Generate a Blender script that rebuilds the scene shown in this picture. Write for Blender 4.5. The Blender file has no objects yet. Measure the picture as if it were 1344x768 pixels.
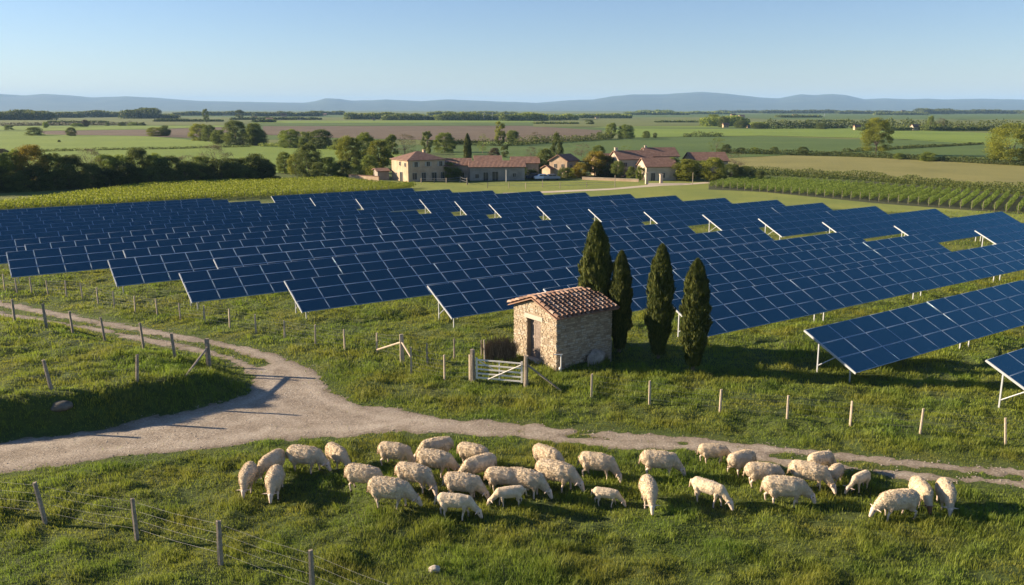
import bpy, bmesh, math, random
import numpy as np
from mathutils import Vector, Matrix, Euler

# ------------------------------------------------------------------ camera, sky, sun, exposure
S = bpy.context.scene
COL = S.collection
EYE = 12.0                                  # camera height above the meadow
FPX = 1100.0                                # focal length in pixels of a 1344 px wide frame
PITCH = math.atan(241 / FPX)
cam_d = bpy.data.cameras.new('camera')
cam = bpy.data.objects.new('camera', cam_d)
COL.objects.link(cam)
cam.location = (0, 0, EYE)
cam.rotation_euler = (math.pi / 2 - PITCH, 0, 0)
cam_d.sensor_width = 36
cam_d.lens = 36 * FPX / 1344
cam_d.clip_start = 0.5
cam_d.clip_end = 60000
S.camera = cam

SUN_EL = math.radians(18)
SUN_AZ = math.radians(171)                  # direction to the sun, counter-clockwise from +X
w = bpy.data.worlds.new('World')
S.world = w
w.use_nodes = True
nt = w.node_tree
nt.nodes.clear()
sky = nt.nodes.new('ShaderNodeTexSky')
sky.sky_type = 'NISHITA'
sky.sun_disc = False
sky.sun_elevation = SUN_EL
sky.sun_rotation = math.pi / 2 - SUN_AZ
sky.altitude = 100
sky.air_density = 1.0
sky.dust_density = 0.1
sky.ozone_density = 3.0
bg = nt.nodes.new('ShaderNodeBackground')
bg.inputs['Strength'].default_value = 0.05
wo = nt.nodes.new('ShaderNodeOutputWorld')
tint_ = nt.nodes.new('ShaderNodeMix'); tint_.data_type = 'RGBA'; tint_.blend_type = 'MULTIPLY'; tint_.inputs[0].default_value = 1
tint_.inputs[7].default_value = (0.93, 0.93, 1.08, 1)
nt.links.new(sky.outputs[0], tint_.inputs[6]); nt.links.new(tint_.outputs[2], bg.inputs[0])
nt.links.new(bg.outputs[0], wo.inputs[0])
sd = bpy.data.lights.new('sun', 'SUN')
sd.energy = 5.0
sd.angle = math.radians(0.6)
sd.color = (1.0, 0.81, 0.59)
sun = bpy.data.objects.new('sun', sd)
COL.objects.link(sun)
to_sun = Vector((math.cos(SUN_EL) * math.cos(SUN_AZ), math.cos(SUN_EL) * math.sin(SUN_AZ), math.sin(SUN_EL)))
sun.rotation_euler = to_sun.to_track_quat('Z', 'Y').to_euler()
sun.location = (-60, 20, 40)
S.view_settings.view_transform = 'Standard'
S.view_settings.look = 'None'
S.view_settings.exposure = 1.5
S.view_settings.gamma = 1
S.cycles.max_bounces = 6
S.cycles.diffuse_bounces = 3
S.cycles.glossy_bounces = 3
S.cycles.transmission_bounces = 3
S.cycles.transparent_max_bounces = 6
S.cycles.volume_bounces = 0
S.cycles.use_denoising = True

R = np.random.default_rng(7)
random.seed(7)

# ------------------------------------------------------------------ helpers
def ordinal(n):
    one = ['', 'first', 'second', 'third', 'fourth', 'fifth', 'sixth', 'seventh', 'eighth', 'ninth', 'tenth', 'eleventh', 'twelfth',
           'thirteenth', 'fourteenth', 'fifteenth', 'sixteenth', 'seventeenth', 'eighteenth', 'nineteenth']
    if n < 20: return one[n]
    t = ['', '', 'twent', 'thirt', 'fort', 'fift', 'sixt', 'sevent', 'eight', 'ninet'][n // 10]
    return t + 'ieth' if n % 10 == 0 else t + 'y-' + one[n % 10]

def tag(o, label=None, cat=None, group=None, kind=None):
    if label: o['label'] = label
    if cat: o['category'] = cat
    if group: o['group'] = group
    if kind: o['kind'] = kind
    return o

def link(name, data, parent=None, loc=None, rot=None, scale=None):
    o = bpy.data.objects.new(name, data)
    COL.objects.link(o)
    if parent is not None: o.parent = parent
    if loc is not None: o.location = loc
    if rot is not None: o.rotation_euler = rot
    if scale is not None: o.scale = scale
    return o

def empty(name, loc=(0, 0, 0), rz=0.0):
    return link(name, None, None, loc, (0, 0, rz))

def mesh_np(name, V, F, mats=(), midx=None, tint=None, smooth=False):
    """V (n,3); F: (m,k) array or list of arrays with differing k."""
    Fs = F if isinstance(F, list) else [F]
    Fs = [np.asarray(f, dtype=np.int32) for f in Fs if len(f)]
    me = bpy.data.meshes.new(name)
    me.vertices.add(len(V))
    me.vertices.foreach_set('co', np.asarray(V, dtype=np.float32).ravel())
    nl = sum(f.size for f in Fs)
    npoly = sum(len(f) for f in Fs)
    me.loops.add(nl)
    me.loops.foreach_set('vertex_index', np.concatenate([f.ravel() for f in Fs]))
    me.polygons.add(npoly)
    tot = np.concatenate([np.full(len(f), f.shape[1], dtype=np.int32) for f in Fs])
    st = np.concatenate([[0], np.cumsum(tot)[:-1]]).astype(np.int32)
    me.polygons.foreach_set('loop_start', st)
    me.polygons.foreach_set('loop_total', tot)
    if midx is not None: me.polygons.foreach_set('material_index', np.asarray(midx, dtype=np.int32))
    if smooth: me.polygons.foreach_set('use_smooth', np.ones(npoly, dtype=bool))
    for m in mats: me.materials.append(m)
    if tint is not None:
        a = me.attributes.new('tint', 'FLOAT', 'POINT')
        a.data.foreach_set('value', np.asarray(tint, dtype=np.float32))
    me.update(calc_edges=True)
    me.validate(verbose=False)
    return me

class MB:
    """Collects convex boxes, bars and tubes into one mesh."""
    def __init__(self): self.v = []; self.f = []; self.m = []; self.t = []
    def add(self, vs, fs, mi=0, tint=0.5):
        b = len(self.v)
        self.v += [tuple(v) for v in vs]
        self.t += [tint] * len(vs)
        self.f += [tuple(i + b for i in f) for f in fs]
        self.m += [mi] * len(fs)
        return self
    def box(self, x0, x1, y0, y1, z0, z1, mi=0, tint=0.5, jit=0.0, M=None):
        vs = [Vector((x, y, z)) for z in (z0, z1) for x, y in ((x0, y0), (x1, y0), (x1, y1), (x0, y1))]
        if jit: vs = [v + Vector([random.uniform(-jit, jit) for _ in range(3)]) for v in vs]
        if M is not None: vs = [M @ v for v in vs]
        return self.add(vs, [(3, 2, 1, 0), (4, 5, 6, 7), (0, 1, 5, 4), (1, 2, 6, 5), (2, 3, 7, 6), (3, 0, 4, 7)], mi, tint)
    def tube(self, a, b, r0, r1=None, n=6, mi=0, tint=0.5, cap=True):
        a = Vector(a); b = Vector(b); r1 = r0 if r1 is None else r1
        d = (b - a).normalized()
        u = d.cross(Vector((0, 0, 1)) if abs(d.z) < 0.9 else Vector((1, 0, 0))).normalized(); v = d.cross(u)
        vs = [c + (u * math.cos(k * 2 * math.pi / n) + v * math.sin(k * 2 * math.pi / n)) * r for c, r in ((a, r0), (b, r1)) for k in range(n)]
        fs = [(k, k + n, (k + 1) % n + n, (k + 1) % n) for k in range(n)]
        if cap: fs += [tuple(range(n)), tuple(range(2 * n - 1, n - 1, -1))]
        return self.add(vs, fs, mi, tint)
    def mesh(self, name, mats, smooth=False):
        me = bpy.data.meshes.new(name)
        me.from_pydata(self.v, [], self.f)
        for m in mats: me.materials.append(m)
        me.polygons.foreach_set('material_index', np.array(self.m, dtype=np.int32))
        if smooth: me.polygons.foreach_set('use_smooth', np.ones(len(self.f), dtype=bool))
        a = me.attributes.new('tint', 'FLOAT', 'POINT')
        a.data.foreach_set('value', np.array(self.t, dtype=np.float32))
        me.update()
        return me
    def obj(self, name, mats, parent=None, **k):
        return link(name, self.mesh(name, mats if isinstance(mats, (list, tuple)) else [mats]), parent, **k)

# value noise
_PT = np.random.default_rng(11).random((256, 256))
def vnoise(x, y, s=0):
    x = np.asarray(x, float) + s * 17.3; y = np.asarray(y, float) + s * 9.1
    xi = np.floor(x).astype(int); yi = np.floor(y).astype(int)
    fx = x - xi; fy = y - yi
    fx = fx * fx * (3 - 2 * fx); fy = fy * fy * (3 - 2 * fy)
    g = lambda a, b: _PT[a & 255, b & 255]
    return (g(xi, yi) * (1 - fx) + g(xi + 1, yi) * fx) * (1 - fy) + (g(xi, yi + 1) * (1 - fx) + g(xi + 1, yi + 1) * fx) * fy
def fbm(x, y, s=0, o=3):
    v = 0; a = 1; t = 0
    for k in range(o):
        v = v + a * vnoise(np.asarray(x) * 2 ** k, np.asarray(y) * 2 ** k, s + k); t += a; a *= 0.5
    return v / t
def ss(a, b, x):
    t = np.clip((np.asarray(x, float) - a) / (b - a), 0, 1)
    return t * t * (3 - 2 * t)

CP, SP = math.cos(PITCH), math.sin(PITCH)
def flat(x, y, h=0.0):
    a = (x - 672) / FPX; b = (y - 384) / FPX
    t = (h - EYE) / (-SP - b * CP)
    return a * t, (CP - b * SP) * t
def flats(pts): return np.array([flat(*p) for p in pts])
def pxscale(y): return CP * (y - 143.0) / EYE       # pixels per metre at ground row y

def seg_dist(P, A, B):
    d = B - A
    t = np.clip(((P - A) @ d) / (d @ d), 0, 1)
    return np.linalg.norm(P - A - t[..., None] * d, axis=-1)
def line_dist(P, L):
    r = np.full(P.shape[:-1], 1e9)
    for i in range(len(L) - 1): r = np.minimum(r, seg_dist(P, L[i], L[i + 1]))
    return r
def inside(P, poly):
    x, y = P[..., 0], P[..., 1]
    c = np.zeros(P.shape[:-1], bool)
    n = len(poly)
    for i in range(n):
        x0, y0 = poly[i]; x1, y1 = poly[(i + 1) % n]
        if y0 == y1: continue
        c ^= ((y0 > y) != (y1 > y)) & (x < (x1 - x0) * (y - y0) / (y1 - y0) + x0)
    return c
def sdf(P, poly):                                    # positive inside
    d = line_dist(P, np.vstack([poly, poly[:1]]))
    return np.where(inside(P, poly), d, -d)

# ------------------------------------------------------------------ materials
def mat(name, color=(0.5, 0.5, 0.5), rough=0.8, metal=0.0, spec=0.3):
    m = bpy.data.materials.new(name); m.use_nodes = True
    b = m.node_tree.nodes['Principled BSDF']
    b.inputs['Base Color'].default_value = (*color, 1)
    b.inputs['Roughness'].default_value = rough
    b.inputs['Metallic'].default_value = metal
    b.inputs['Specular IOR Level'].default_value = spec
    return m
def N(m, t, **k):
    n = m.node_tree.nodes.new(t)
    for a, v in k.items():
        if a in ('operation', 'blend_type', 'data_type', 'attribute_name', 'feature', 'distance', 'wave_type', 'bands_direction', 'noise_dimensions', 'clamp'): setattr(n, a, v)
    return n
def L(m, a, b): m.node_tree.links.new(a, b)
def ramp(m, src, stops):
    r = m.node_tree.nodes.new('ShaderNodeValToRGB')
    cr = r.color_ramp
    while len(cr.elements) < len(stops): cr.elements.new(0.5)
    for e, (p, c) in zip(cr.elements, stops): e.position = p; e.color = (*c, 1)
    L(m, src, r.inputs[0])
    return r.outputs[0]
def noise(m, scale, detail=4, rough=0.6, coord='Object', vec=None):
    if vec is None:
        tc = m.node_tree.nodes.new('ShaderNodeTexCoord'); vec = tc.outputs[coord]
    n = m.node_tree.nodes.new('ShaderNodeTexNoise')
    n.inputs['Scale'].default_value = scale; n.inputs['Detail'].default_value = detail; n.inputs['Roughness'].default_value = rough
    L(m, vec, n.inputs['Vector'])
    return n.outputs['Fac']
def mixc(m, fac, a, b, mode='MIX'):
    x = m.node_tree.nodes.new('ShaderNodeMix'); x.data_type = 'RGBA'; x.blend_type = mode
    if isinstance(fac, (int, float)): x.inputs[0].default_value = fac
    else: L(m, fac, x.inputs[0])
    for s, v in ((x.inputs[6], a), (x.inputs[7], b)):
        if isinstance(v, tuple): s.default_value = (*v, 1)
        else: L(m, v, s)
    return x.outputs[2]
def bump(m, h, strength=0.5, dist=0.05):
    b = m.node_tree.nodes.new('ShaderNodeBump')
    b.inputs['Strength'].default_value = strength; b.inputs['Distance'].default_value = dist
    L(m, h, b.inputs['Height']); L(m, b.outputs[0], m.node_tree.nodes['Principled BSDF'].inputs['Normal'])
def base(m, c): L(m, c, m.node_tree.nodes['Principled BSDF'].inputs['Base Color'])
def attr(m, name='tint'):
    a = m.node_tree.nodes.new('ShaderNodeAttribute'); a.attribute_name = name
    return a.outputs['Fac']
def rnd(m): return m.node_tree.nodes.new('ShaderNodeObjectInfo').outputs['Random']

def two_tone(name, c0, c1, scale, rough=0.85, b=0.4, bd=0.02, detail=5, coord='Object', bscale=None):
    m = mat(name, c0, rough)
    f = noise(m, scale, detail, 0.65, coord)
    base(m, ramp(m, f, [(0.3, c0), (0.7, c1)]))
    bump(m, noise(m, bscale or scale * 4, 5, 0.7, coord), b, bd)
    return m

def leaf_mat(name, dark, light, trans=0.35, patch=None, vary=0.25):
    """foliage: colour by leaf tint and by plant, some light through the leaf"""
    m = mat(name, dark, 0.6, 0, 0.25)
    c = ramp(m, attr(m), [(0.0, dark), (1.0, light)])
    if patch:
        c = mixc(m, ramp(m, noise(m, patch[0], 4, 0.6), [(0.38, (0, 0, 0)), (0.62, (1, 1, 1))]), c, mixc(m, 0.75, c, patch[1]))
    if vary:
        hs = m.node_tree.nodes.new('ShaderNodeHueSaturation')
        mr = m.node_tree.nodes.new('ShaderNodeMapRange')
        mr.inputs[3].default_value = 1 - vary; mr.inputs[4].default_value = 1 + vary
        L(m, rnd(m), mr.inputs[0]); L(m, mr.outputs[0], hs.inputs['Value']); L(m, c, hs.inputs['Color'])
        c = hs.outputs[0]
    base(m, c)
    t = m.node_tree.nodes.new('ShaderNodeBsdfTranslucent')
    L(m, c, t.inputs[0])
    x = m.node_tree.nodes.new('ShaderNodeMixShader')
    x.inputs[0].default_value = trans
    pb = m.node_tree.nodes['Principled BSDF']; out = m.node_tree.nodes['Material Output']
    L(m, pb.outputs[0], x.inputs[1]); L(m, t.outputs[0], x.inputs[2]); L(m, x.outputs[0], out.inputs['Surface'])
    return m

M = {}
# ground under the grass
g = mat('meadow_soil', (0.06, 0.08, 0.02), 0.95)
c = ramp(g, noise(g, 0.35, 6), [(0.3, (0.06, 0.10, 0.02)), (0.5, (0.10, 0.145, 0.028)), (0.72, (0.17, 0.18, 0.05))])
c = mixc(g, ramp(g, noise(g, 3.0, 6, 0.75), [(0.35, (0, 0, 0)), (0.65, (1, 1, 1))]), c, (0.05, 0.07, 0.016))
base(g, c); bump(g, noise(g, 5, 8, 0.8), 0.9, 0.25)
M['ground'] = g
M['grass'] = leaf_mat('grass_blades', (0.062, 0.13, 0.016), (0.25, 0.33, 0.04), 0.47, (0.28, (0.25, 0.24, 0.035)), 0)
g = mat('gravel', (0.42, 0.36, 0.29), 0.9)
c = ramp(g, noise(g, 1.1, 6, 0.7), [(0.3, (0.22, 0.175, 0.125)), (0.5, (0.37, 0.31, 0.235)), (0.72, (0.50, 0.44, 0.345))])
vo = g.node_tree.nodes.new('ShaderNodeTexVoronoi'); vo.inputs['Scale'].default_value = 11
tc = g.node_tree.nodes.new('ShaderNodeTexCoord'); L(g, tc.outputs['Object'], vo.inputs['Vector'])
c = mixc(g, 0.35, c, ramp(g, vo.outputs['Distance'], [(0.1, (0.55, 0.49, 0.41)), (0.6, (0.14, 0.11, 0.08))]))
c = mixc(g, ramp(g, noise(g, 0.35, 7, .75), [(0.42, (0, 0, 0)), (0.62, (1, 1, 1))]), c, mixc(g, .35, c, (0.15, 0.115, 0.075)))
c = mixc(g, ramp(g, attr(g), [(0.0, (1, 1, 1)), (0.35, (0, 0, 0))]), c, mixc(g, .6, c, (0.13, 0.10, 0.055)))
c = mixc(g, ramp(g, attr(g), [(0.5, (0, 0, 0)), (1.0, (1, 1, 1))]), c, mixc(g, .35, c, (0.52, 0.45, 0.36)))
base(g, c); bump(g, noise(g, 9, 8, 0.8), 1.0, 0.06)
M['gravel'] = g
M['pebble'] = two_tone('pebble', (0.24, 0.205, 0.16), (0.46, 0.41, 0.34), 2)
M['wood'] = two_tone('weathered_post', (0.17, 0.14, 0.105), (0.37, 0.31, 0.24), 9, bscale=40, coord='Object')
M['fresh_wood'] = two_tone('pale_timber', (0.34, 0.27, 0.19), (0.50, 0.42, 0.32), 9, bscale=40)
M['wire'] = mat('fence_wire', (0.26, 0.26, 0.25), 0.5, 0.7)
M['white_metal'] = two_tone('cream_paint', (0.62, 0.59, 0.52), (0.76, 0.73, 0.66), 6, 0.5)
M['steel'] = mat('galvanised_steel', (0.38, 0.40, 0.42), 0.5, 0.3, 0.5)
M['alu'] = mat('aluminium_frame', (0.34, 0.42, 0.50), 0.4, 0.3, 0.5)
# solar glass: dark cells under glass, faint cell grid, each module a touch different
g = mat('solar_glass', (0.01, 0.02, 0.05), 0.12, 0, 0.5)
tc = g.node_tree.nodes.new('ShaderNodeTexCoord')
br = g.node_tree.nodes.new('ShaderNodeTexBrick')
br.offset = 0; br.inputs['Scale'].default_value = 1; br.inputs['Mortar Size'].default_value = 0.006
br.inputs['Brick Width'].default_value = 0.16; br.inputs['Row Height'].default_value = 0.16
br.inputs['Color1'].default_value = (0.0015, 0.005, 0.013, 1); br.inputs['Color2'].default_value = (0.002, 0.009, 0.018, 1)
br.inputs['Mortar'].default_value = (0.03, 0.05, 0.09, 1)
L(g, tc.outputs['Object'], br.inputs['Vector'])
c = mixc(g, ramp(g, rnd(g), [(0.0, (0, 0, 0)), (1.0, (1, 1, 1))]), br.outputs[0], mixc(g, 0.35, br.outputs[0], (0.014, 0.012, 0.032)))
base(g, c)
g.node_tree.nodes['Principled BSDF'].inputs['IOR'].default_value = 1.75
fr_ = g.node_tree.nodes.new('ShaderNodeFresnel'); fr_.inputs[0].default_value = 2.25
gl_ = g.node_tree.nodes.new('ShaderNodeBsdfGlossy'); gl_.inputs['Color'].default_value = (0.42, 0.90, 1.0, 1); gl_.inputs['Roughness'].default_value = 0.1
df_ = g.node_tree.nodes.new('ShaderNodeBsdfDiffuse'); L(g, c, df_.inputs[0])
mx_ = g.node_tree.nodes.new('ShaderNodeMixShader'); L(g, fr_.outputs[0], mx_.inputs[0]); L(g, df_.outputs[0], mx_.inputs[1]); L(g, gl_.outputs[0], mx_.inputs[2])
L(g, mx_.outputs[0], g.node_tree.nodes['Material Output'].inputs['Surface'])
M['glass'] = g

# ------------------------------------------------------------------ layout traced on the ground plane
UP_EDGE = [(0, 396), (65, 407.8), (135, 420.8), (208, 433.8), (273, 445.5), (338.5, 460), (374, 470), (405, 483), (428.5, 498), (434, 514),
           (457, 524), (486, 533), (535, 542), (574, 548), (639, 553.6), (678, 556), (730, 561), (813, 569), (860, 572), (939, 578), (989, 583),
           (1067, 592), (1138, 599), (1212, 606.5), (1300, 613), (1344, 617)]
LOW_EDGE = [(1344, 640), (1300, 634), (1198, 629), (1144, 621), (1096, 614), (1043, 611), (974, 600), (900, 590), (834, 591), (782, 586),
            (704, 578), (639, 571), (600, 568), (540, 567), (482, 571), (404, 575), (352, 578), (300, 586), (229, 594), (156, 599), (78, 611), (0, 622)]
NOSE = [(0, 581), (52, 574.5), (104, 568), (146, 562.7), (198, 549.7), (260, 539), (294, 530), (325.5, 516), (332, 500), (323, 487)]
INNER = [(323, 487), (294, 471.6), (260, 462.4), (208, 453), (140.6, 437.7), (78, 426), (0, 415.6)]
ue = flats(UP_EDGE); le = flats(LOW_EDGE); no = flats(NOSE); inn = flats(INNER)
ext = lambda a, b, s: a + (a - b) / np.linalg.norm(a - b) * s
ROAD = np.vstack([ext(ue[0], ue[1], 25), ue, ext(ue[-1], ue[-2], 20), ext(le[0], le[1], 20), le, ext(le[-1], le[-2], 20), ext(no[0], no[1], 20), no, inn[1:], ext(inn[-1], inn[-2], 25)])
STRIP1 = flats([(-60, 390), (0, 402), (140, 427.5), (273, 452), (345, 471), (352, 478), (340, 481), (300, 468), (260, 457), (140, 433), (0, 409.5), (-60, 398)])
STRIP2 = flats([(1010, 596), (1042, 596), (1096, 602), (1160, 609), (1230, 616), (1380, 627), (1380, 635), (1230, 624), (1160, 618), (1096, 610), (1042, 606), (1010, 600)])
STRIP3 = flats([(640, 561), (720, 567), (800, 574), (900, 580), (900, 584), (800, 580), (700, 571), (640, 565)])
BANK = np.vstack([ext(no[0], no[1], 40), no, inn[1:], ext(inn[-1], inn[-2], 40)])
BANK_LOW = np.vstack([ext(no[0], no[1], 40), no]); BANK_UP = np.vstack([inn, ext(inn[-1], inn[-2], 40)])

def road_sd(X, Y):
    P = np.stack([X, Y], -1)
    d = sdf(P, ROAD)
    d = np.minimum(d, -sdf(P, STRIP1) + 0.02)
    d = np.minimum(d, -sdf(P, STRIP2) + 0.02)
    d = np.minimum(d, -sdf(P, STRIP3) + 0.3)
    return d
def road_noisy(X, Y):
    sd = road_sd(X, Y)
    return sd + (fbm(X * 1.1, Y * 1.1, 3, 4) - 0.5) * 0.8 + (fbm(X * 5, Y * 5, 13, 2) - 0.5) * 0.35 + 0.04 - 0.25 * ss(.60, .78, fbm(X * .8, Y * 1.1, 53, 3)) * ss(1.2, .4, sd) * ss(-9, -3, X)

def hz_np(X, Y):
    X = np.asarray(X, float); Y = np.asarray(Y, float)
    P = np.stack([X, Y], -1)
    near = (Y > 5) & (Y < 75) & (np.abs(X) < 80)
    h = np.zeros(X.shape)
    if near.any():
        Pn = P[near]
        ins = inside(Pn, BANK)
        db = line_dist(Pn, BANK_LOW); du = line_dist(Pn, BANK_UP)
        bank = np.where(ins, 1.2 * ss(0, 1.7, db) * ss(-0.3, 4.5, du), 0)
        rs = road_sd(Pn[:, 0], Pn[:, 1])
        off = ss(0.0, 1.6, -rs)
        fade = ss(75, 60, Pn[:, 1])
        x, y = Pn[:, 0], Pn[:, 1]
        b = (fbm(x * 0.22, y * 0.22, 5, 2) - 0.5) * 0.35 + (fbm(x * 0.9, y * 0.9, 6, 3) - 0.5) * 0.22 + (vnoise(x * 1.6, y * 1.6, 8) - .5) * 0.13 + (vnoise(x * 3.1, y * 3.1, 9) - .5) * 0.07
        h[near] = bank + b * off * fade + (fbm(x * 0.8, y * 0.8, 2, 3) - .5) * 0.03 * (1 - off)
    return h
def hz(x, y): return float(hz_np(np.array([x]), np.array([y]))[0])

def at(px, py):
    """ground point seen at pixel (px, py) of the 1344 px photograph"""
    if py < 385:
        x, y = flat(px, py); return Vector((x, y, hz(x, y) if y < 75 else 0.0))
    hs = np.linspace(2.0, -0.5, 251)
    a = (px - 672) / FPX; b = (py - 384) / FPX
    t = (hs - EYE) / (-SP - b * CP)
    X = a * t; Y = (CP - b * SP) * t
    g = hz_np(X, Y)
    k = int(np.argmax(g >= hs))
    return Vector((X[k], Y[k], g[k]))

# ------------------------------------------------------------------ ground sheet
def grow(a, step, f, end):
    o = []
    while abs(a) < end:
        a += step; step *= f; o.append(a)
    return o
xs = np.arange(-42, 42.01, 0.24)
xs = np.concatenate([grow(-42, -0.6, 1.25, 15000)[::-1], xs, grow(42, 0.6, 1.25, 15000)])
ys = np.arange(13, 66.01, 0.24)
ys = np.concatenate([grow(13, -0.6, 1.35, 600)[::-1], ys, grow(66, 0.6, 1.2, 15000)])
GX, GY = np.meshgrid(xs, ys)
GZ = hz_np(GX, GY)
V = np.stack([GX, GY, GZ], -1).reshape(-1, 3)
nx, ny = len(xs), len(ys)
ii = (np.arange(ny - 1)[:, None] * nx + np.arange(nx - 1)[None, :]).ravel()
F = np.stack([ii, ii + 1, ii + nx + 1, ii + nx], -1)
tag(link('ground', mesh_np('ground', V, F, [M['ground']], smooth=True)), 'green meadow ground', kind='structure')

# the gravel track: a sheet that dives under the ground where the grass begins
xs = np.arange(-46, 44, 0.16); ys = np.arange(20, 58, 0.16)
GX, GY = np.meshgrid(xs, ys)
RS = np.zeros(GX.shape)
RS = road_noisy(GX, GY)
GZ = hz_np(GX, GY) + np.clip(RS * 0.12, -0.10, 0.022)
V = np.stack([GX, GY, GZ], -1).reshape(-1, 3)
nx, ny = len(xs), len(ys)
ii = (np.arange(ny - 1)[:, None] * nx + np.arange(nx - 1)[None, :]).ravel()
F = np.stack([ii, ii + 1, ii + nx + 1, ii + nx], -1)
keep = (RS.ravel()[F] > -0.45).any(1)
F = F[keep]
u, inv = np.unique(F, return_inverse=True)
TT = np.clip(RS.ravel() * 1.2, 0, .42) + .58 * np.maximum(np.exp(-((RS.ravel() - .85) / .3) ** 2), .75 * np.exp(-((RS.ravel() - 2.5) / .35) ** 2))
tag(link('gravel_track', mesh_np('gravel_track', V[u], inv.reshape(F.shape), [M['gravel']], tint=TT[u], smooth=True)), 'pale gravel farm track', kind='structure')

# loose stones on the track
n = 9000
X = R.uniform(-32, 30, n * 3); Y = R.uniform(21, 52, n * 3)
rs = road_noisy(X, Y); k = (rs > -0.15) & (R.random(n * 3) < np.where(rs < 0.5, 1, 0.5)); X, Y = X[k][:n], Y[k][:n]
Z = hz_np(X, Y) + 0.02
s = R.uniform(0.012, 0.04, len(X))
ov = np.array([(1, 0, 0), (-1, 0, 0), (0, 1, 0), (0, -1, 0), (0, 0, .7), (0, 0, -.7)])
of = np.array([(0, 2, 4), (2, 1, 4), (1, 3, 4), (3, 0, 4), (2, 0, 5), (1, 2, 5), (3, 1, 5), (0, 3, 5)])
V = np.stack([X, Y, Z], -1)[:, None, :] + ov[None] * s[:, None, None] * R.uniform(.6, 1.3, (len(X), 6, 1))
F = (of[None] + (np.arange(len(X)) * 6)[:, None, None]).reshape(-1, 3)
tag(link('gravel', mesh_np('gravel', V.reshape(-1, 3), F, [M['pebble']])), 'loose pale stones on the track', kind='stuff')

# ------------------------------------------------------------------ distant fields, each a sheet just above the ground
def crop(name, c0, c1, sc, stripe=None):
    m = mat(name, c0, 0.95)
    c = ramp(m, noise(m, sc, 6, 0.7), [(0.3, c0), (0.7, c1)])
    if stripe:
        tc = m.node_tree.nodes.new('ShaderNodeTexCoord'); mp = m.node_tree.nodes.new('ShaderNodeMapping')
        mp.inputs['Rotation'].default_value = (0, 0, stripe[0]); L(m, tc.outputs['Object'], mp.inputs[0])
        wv = m.node_tree.nodes.new('ShaderNodeTexWave'); wv.inputs['Scale'].default_value = stripe[1]; wv.inputs['Distortion'].default_value = 1.5
        L(m, mp.outputs[0], wv.inputs[0])
        c = mixc(m, wv.outputs['Fac'], c, mixc(m, 0.25, c, (0.02, 0.02, 0.01)))
    base(m, c); bump(m, noise(m, 1.2, 6, 0.8), 0.6, 0.3)
    return m
CROP = {
    'bright': crop('young_wheat', (0.13, 0.205, 0.018), (0.21, 0.29, 0.028), 0.02, (0.4, 0.25)),
    'mid': crop('pasture', (0.058, 0.11, 0.014), (0.10, 0.16, 0.022), 0.03, (1.1, 0.2)),
    'olive': crop('rough_pasture', (0.105, 0.14, 0.026), (0.17, 0.19, 0.038), 0.01, (0.8, 0.1)),
    'tan': crop('mown_hay', (0.19, 0.185, 0.048), (0.28, 0.26, 0.075), 0.05, (0.1, 0.35)),
    'brown': crop('ploughed_earth', (0.11, 0.078, 0.045), (0.17, 0.125, 0.075), 0.03, (0.3, 0.3)),
    'shade': crop('vineyard_earth', (0.035, 0.045, 0.015), (0.06, 0.065, 0.025), 0.3),  # earth colour darkened to paint in the shadow between vine rows
    'dry': crop('dry_grass', (0.14, 0.18, 0.032), (0.23, 0.25, 0.048), 0.12),
}
def field(name, key, pts, z=0.004, label=None):
    P = flats(pts)
    V = np.column_stack([P, np.full(len(P), z)])
    bm = bmesh.new()
    vs = [bm.verts.new(v) for v in V]
    f = bm.faces.new(vs)
    bmesh.ops.triangulate(bm, faces=[f])
    me = bpy.data.meshes.new(name); bm.to_mesh(me); bm.free()
    for p in me.polygons:
        if p.normal.z < 0: p.flip()
    me.materials.append(CROP[key])
    tag(link(name, me), label, kind='structure')
# parcels out to the woods
rows = [235, 290, 340, 400, 470, 560, 680, 820, 1000, 1250, 1650, 2300, 3500]
rr = np.random.default_rng(5)
acc = {k: [] for k in CROP}
for i in range(len(rows) - 1):
    y0, y1 = rows[i], rows[i + 1]
    x = -1.0 * y1
    while x < y1 * 1.0:
        wdt = (y1 - y0) * rr.uniform(1.2, 4.5)
        key = rr.choice(['bright', 'mid', 'olive', 'tan', 'brown', 'olive'], p=[.24, .27, .25, .05, .05, .14])
        sh = rr.uniform(-.1, .1) * (y1 - y0)
        acc[key].append((x, y0 + sh * .0, x + wdt - 3, y1 - 3, rr.uniform(-.15, .15)))
        x += wdt
for key, L_ in acc.items():
    V = []; F = []
    for x0, y0, x1, y1, sk in L_:
        b = len(V); s = sk * (y1 - y0) * 3
        V += [(x0, y0, .05), (x1, y0, .05), (x1 + s, y1, .05), (x0 + s, y1, .05)]; F.append((b, b + 1, b + 2, b + 3))
    if F: tag(link('field', mesh_np('field', np.array(V), np.array(F), [CROP[key]])), 'far patchwork of fields', kind='structure')
field('field', 'bright', [(-120, 172), (0, 173), (30, 175), (190, 179), (250, 184), (345, 193), (420, 196), (510, 199), (560, 212), (380, 228), (200, 222), (-120, 236)], .10)
field('ploughed_field', 'brown', [(50, 172.5), (190, 170.5), (300, 167), (305, 173), (250, 181.5), (180, 178.8), (60, 177)], .16)
field('field', 'bright', [(-100, 166), (300, 165), (300, 166.8), (190, 170), (50, 172), (-100, 171)], .16)
field('field', 'olive', [(-100, 155), (300, 155), (330, 162), (300, 164.5), (-100, 165)], .20)
field('field', 'bright', [(330, 159), (700, 158), (700, 161), (330, 162)], .2)
field('field', 'mid', [(330, 162.3), (700, 161.3), (700, 165), (330, 165.5)], .2)
field('ploughed_field', 'brown', [(345, 166), (690, 165.3), (790, 171.5), (782, 184), (700, 187), (560, 184), (430, 181), (345, 177)], .12)
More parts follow.
